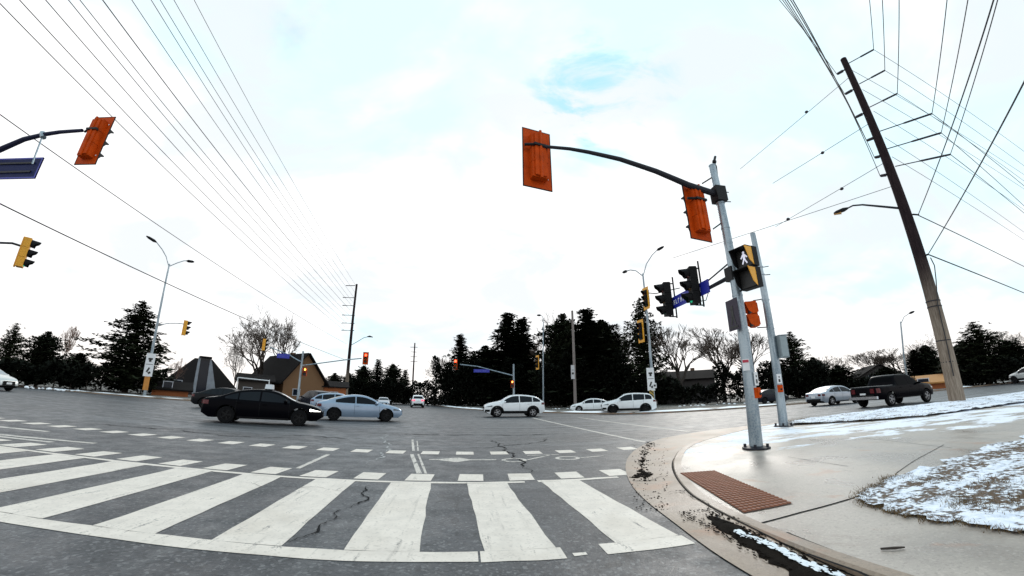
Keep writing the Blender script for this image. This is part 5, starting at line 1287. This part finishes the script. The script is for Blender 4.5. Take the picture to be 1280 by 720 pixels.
# hedges
def hedge(label, x0, x1, d, top, depth=2.4, seed=1, pyb=495, m=HEDGE, dens=90):
    p0, p1 = base_at(x0, d, pyb), base_at(x1, d, pyb); ax = (p1 - p0); l = ax.length; hh = AT((x0 + x1) / 2, top, d).z
    r = random.Random(seed); cr = MB(); ph = [r.uniform(0, 6) for _ in range(3)]
    for _ in range(int(l * dens * max(1, hh / 3))):
        u = r.random() * l; hz_ = hh * (.80 + .10 * math.sin(u * .8 + ph[0]) + .10 * math.sin(u * 2.1 + ph[1])); v = r.uniform(-1, 1); z = r.random() ** .7 * hz_
        y = v * depth / 2 * (1 - .3 * (z / hh)); s_ = r.uniform(.35, .75)
        for _ in range(3):
            b1 = r.uniform(0, 6.28); el = r.uniform(-.4, 1.1); dx, dy, dz = math.cos(b1) * math.cos(el) * s_, math.sin(b1) * math.cos(el) * s_, math.sin(el) * s_; wx, wy = -math.sin(b1) * s_ * .28, math.cos(b1) * s_ * .28
            cr.add([(u, y, z), (u + dx * .6 + wx, y + dy * .6 + wy, z + dz * .6), (u + dx, y + dy, z + dz), (u + dx * .6 - wx, y + dy * .6 - wy, z + dz * .6)], [(0, 1, 2, 3)])
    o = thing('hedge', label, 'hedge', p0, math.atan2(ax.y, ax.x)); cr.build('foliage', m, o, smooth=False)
    st = MB()
    k = .4
    while k < l: st.tube([(k, 0, -.05), (k + r.gauss(0, .1), r.gauss(0, .1), hh * .7)], [.07, .03], 5); k += 1.4
    st.build('stem', BARK, o); return o
hedge('dark hedge along the left verge under the conifers', -60, 122, 56, 448, 3, 1, 480)
hedge('low dark hedge under the large pine', 120, 205, 62, 452, 3, 2, 488)
hedge('dark hedge behind the coupe, under the far firs', 436, 545, 90, 474, 3, 3, 498)
hedge('tall dark hedge under the twin tipped fir', 540, 690, 82, 448, 4, 4, 500)
hedge('tall dark hedge under the broad firs', 675, 790, 68, 440, 4, 5, 500)
hedge('dark hedge behind the double headed lamp', 780, 850, 66, 466, 3, 6, 498)
hedge('dark hedge in front of the low dark house', 842, 905, 60, 478, 2.5, 7, 496)
hedge('dark hedge left of the slimmer signal pole', 896, 975, 62, 452, 3, 8, 492)
hedge('dark hedge under the round topped conifer', 968, 1040, 66, 452, 3, 9, 488)
hedge('low dark hedge behind the silver sedan and the pickup', 1030, 1145, 68, 474, 3, 10, 484)
hedge('dark hedge behind the big wooden pole', 1140, 1205, 78, 462, 3, 11, 480)
hedge('dark hedge under the broad conifer to the right edge', 1196, 1340, 70, 446, 3.5, 12, 476)

# ------------------------------------------------------------------ buildings
def house(label, px0, px1, d, eave, ridge, wall_m, roof_m, depth=9, gable_front=True, rz=0.0, wins=(), pyb=492, over=.5, chimney=False, door=None, hip=0.0):
    p0, p1 = base_at(px0, d, pyb), base_at(px1, d, pyb); c = (p0 + p1) / 2; w_ = (p1 - p0).length; mx = (px0 + px1) / 2
    ez = AT(mx, eave, d).z - .12; rz_ = AT(mx, ridge, d).z - .12
    o = thing('house', label, 'house', c, math.atan2((p1 - p0).y, (p1 - p0).x) + rz)
    b = MB()
    if gable_front:
        f = [(-w_ / 2, 0, 0), (w_ / 2, 0, 0), (w_ / 2, 0, ez), (0, 0, rz_), (-w_ / 2, 0, ez)]; bk = [(x, depth, z) for x, y, z in f]
        b.add(f + bk, [(0, 1, 2, 3, 4), (9, 8, 7, 6, 5), (0, 4, 9, 5), (1, 6, 7, 2)])
    else:
        b.box((0, depth / 2, ez / 2), (w_, depth, ez))
        for sx in (-1, 1) if not hip else (): b.add([(sx * w_ / 2 * .999, 0, ez), (sx * w_ / 2 * .999, depth, ez), (sx * w_ / 2 * .999, depth / 2, rz_)], [(0, 1, 2) if sx > 0 else (2, 1, 0)])
    b.build('wall', wall_m, o, smooth=False)
    b = MB(); th = .18
    def slab(a, c_, e, f_):
        n = (Vector(c_) - Vector(a)).cross(Vector(e) - Vector(a)).normalized()
        if n.z < 0: n = -n
        q_ = [Vector(v) for v in (a, c_, e, f_)]; b.add([v + n * .03 for v in q_] + [v + n * (.03 + th) for v in q_], [(0, 1, 2, 3), (7, 6, 5, 4), (0, 4, 5, 1), (1, 5, 6, 2), (2, 6, 7, 3), (3, 7, 4, 0)])
    if gable_front:
        sl = (rz_ - ez) / (w_ / 2)
        for sx in (-1, 1): slab((sx * (w_ / 2 + over), -over, ez - over * sl), (0, -over, rz_), (0, depth + over, rz_), (sx * (w_ / 2 + over), depth + over, ez - over * sl))
    else:
        sl = (rz_ - ez) / (depth / 2)
        if hip:
            zE = ez - over * sl; xh = w_ / 2 + over
            V = [(-xh, -over, zE), (xh, -over, zE), (xh, depth + over, zE), (-xh, depth + over, zE), (-w_ * hip, depth / 2, rz_), (w_ * hip, depth / 2, rz_)]
            b.add(V + [(x, y, z - th) for x, y, z in V[:4]], [(0, 1, 5, 4), (1, 2, 5), (2, 3, 4, 5), (3, 0, 4), (0, 6, 7, 1), (1, 7, 8, 2), (2, 8, 9, 3), (3, 9, 6, 0), (9, 8, 7, 6)])
        for y0, y1 in () if hip else ((-over, depth / 2), (depth + over, depth / 2)): slab((-w_ / 2 - over, y0, ez - over * sl), (-w_ / 2 - over, y1, rz_), (w_ / 2 + over, y1, rz_), (w_ / 2 + over, y0, ez - over * sl))
    rf = b.build('roof', roof_m, o, smooth=False)
    if chimney: b = MB(); b.box((w_ * .2, depth * .6, rz_ - .1), (.7, .7, 1.6)); b.build('chimney', BRICK, rf)
    for (x, z, ww, hh) in wins:
        b = MB()
        for (cx, cz, dx, dz) in ((0, hh / 2, ww + .16, .08), (0, -hh / 2, ww + .16, .08), (-ww / 2, 0, .08, hh - .08), (ww / 2, 0, .08, hh - .08)): b.box((x * w_ + cx, -.03, z + cz), (dx, .07, dz))
        f = b.build('window', SIDING, o); b = MB(); b.box((x * w_, -.012, z), (ww - .08, .02, hh - .08)); b.build('pane', GLASSB, f)
    if door: b = MB(); b.box((door * w_, -.025, 1.05), (.95, .05, 2.1)); b.build('door', mat('dark_door', (.06, .03, .025), .6), o)
    return o
BROWN = mat('tan_brick', (.185, .098, .046), .85, var=.2, scale=12, bump=.3)
house('brown brick house with a steep dark gable roof behind the signal pole', 350, 408, 68, 476, 442, BROWN, ROOFD, 13, True, .5, [(-.18, 1.5, 1.2, 1.0)], 490, .7, True)
house('low dark garage with a pale fascia left of the brown house', 296, 338, 62, 476, 468, mat('dark_cladding', (.05, .04, .035), .8), ROOFD, 7, False, 0, [(-.2, 1.3, 1.1, .9)], 490)
house('low brick annex at the right foot of the brown gable', 402, 432, 70, 484, 477, BRICK_O, ROOFD, 8, False, 0, [(0, 1.4, 1.2, 1.0)], 494)
gb_ = house('dark roofed building with grey and dark glass gable panels', 200, 294, 78, 482, 445, mat('dark_brick', (.06, .035, .03), .85), ROOFD, 12, False, 0, [(-.3, 1.6, 1.4, 1.2)], 488, hip=.13)
# its glazed gable bay: a real projecting bay
pc = base_at(250, 76.5, 488); gz = AT(250, 446, 76.5).z
b = MB(); s_ = (AT(258, 488, 76.5) - AT(243, 488, 76.5)).length
b.add([(-s_ * .62, -.2, 0), (-s_ * .35, -.2, 0), (-s_ * .35, -.2, gz), (-s_ * .55, -.2, gz * .99), (-s_ * .62, 1.5, 0), (-s_ * .35, 1.5, 0), (-s_ * .35, 1.5, gz), (-s_ * .55, 1.5, gz * .99)], [(0, 1, 2, 3), (7, 6, 5, 4), (0, 3, 7, 4), (1, 5, 6, 2), (3, 2, 6, 7)])
b.add([(s_ * .5, -.2, 0), (s_ * 1.45, -.2, 0), (s_ * .55, -.2, gz * .97), (s_ * .45, -.2, gz * .98), (s_ * .5, 1.5, 0), (s_ * 1.45, 1.5, 0), (s_ * .55, 1.5, gz * .97), (s_ * .45, 1.5, gz * .98)], [(0, 1, 2, 3), (7, 6, 5, 4), (0, 3, 7, 4), (1, 5, 6, 2), (3, 2, 6, 7)])
gi = Matrix.Translation(gb_.location) @ Matrix.Rotation(gb_.rotation_euler[2], 4, 'Z'); lp = gi.inverted() @ pc; b.build('gable_panel', mat('grey_blue_panel', (.30, .325, .37), .6, var=.5, scale=1.2), gb_, smooth=False, loc=lp)
b = MB(); b.box((s_ * .07, .3, gz * .48), (s_ * .82, .7, gz * .96)); gp = b.build('glass_bay', GLASSB, gb_, smooth=False); gp.location = lp
b = MB(); b.box((s_ * .07, .3, gz * .98), (s_ * 1.05, 1.6, .3)); gp = b.build('bay_roof', ROOFD, gb_, smooth=False); gp.location = lp
house('low dark house behind the wide bare trees', 822, 896, 72, 474, 463, mat('grey_cladding', (.055, .05, .05), .8), ROOFD, 9, False, .1, [(-.32, 2.0, 1.3, 1.1), (-.05, 2.0, 1.0, 1.2), (.3, 2.0, 1.2, 1.2)], 494, .6, True)
house('pale trimmed dark house behind the black pickup', 1078, 1128, 88, 468, 456, mat('grey_cladding', (.055, .05, .05), .8), ROOFD, 9, True, .3, [(-.2, 2.2, 1.5, 1.2), (.2, 2.2, 1.5, 1.2)], 482)
house('small house with a tan orange roof left of the big wooden pole', 1142, 1186, 66, 479, 470, BRICK_O, ROOFO, 9, False, 0, [(-.2, 1.0, 1.2, .8)], 480)
house('red brick house wall low behind the far left hedge', 190, 236, 58, 487, 478, BRICK_O, ROOFD, 6, False, 0, [(-.1, 1.3, 1.0, .8)], 488)
# low garden wall and white gate post frame
gw = thing('goal_frame', 'white pipe frame standing behind the roof of the black sedan', 'frame', base_at(295, 47, 490))
e = rel(base_at(335, 47, 490), gw.location); zt_ = AT(300, 472, 47).z - .12
b = MB()
for p in ((0, 0, 0), (e.x, e.y, 0)): b.tube([p, (p[0], p[1], zt_)], .05, 6)
b.build('post', WHITE, gw); b = MB(); b.tube([(0, 0, zt_), (e.x, e.y, zt_ - .1)], .06, 6); b.build('crossbar', WHITE, gw)
# pale stones and leaf litter under the far hedges
lt = MB(); r = random.Random(21)
for px0, px1, d in ((845, 990, 52), (25, 110, 50), (690, 790, 55)):
    for _ in range(26):
        p = AT(r.uniform(px0, px1), 494, d + r.uniform(-2, 2)); s_ = r.uniform(.06, .17); lt.ball((p.x, p.y, .12 + s_ * .3), (s_ * r.uniform(.8, 1.6), s_, s_ * .6), 0, 6, 4)
tag(lt.build('snow', SNOW), kind='stuff')
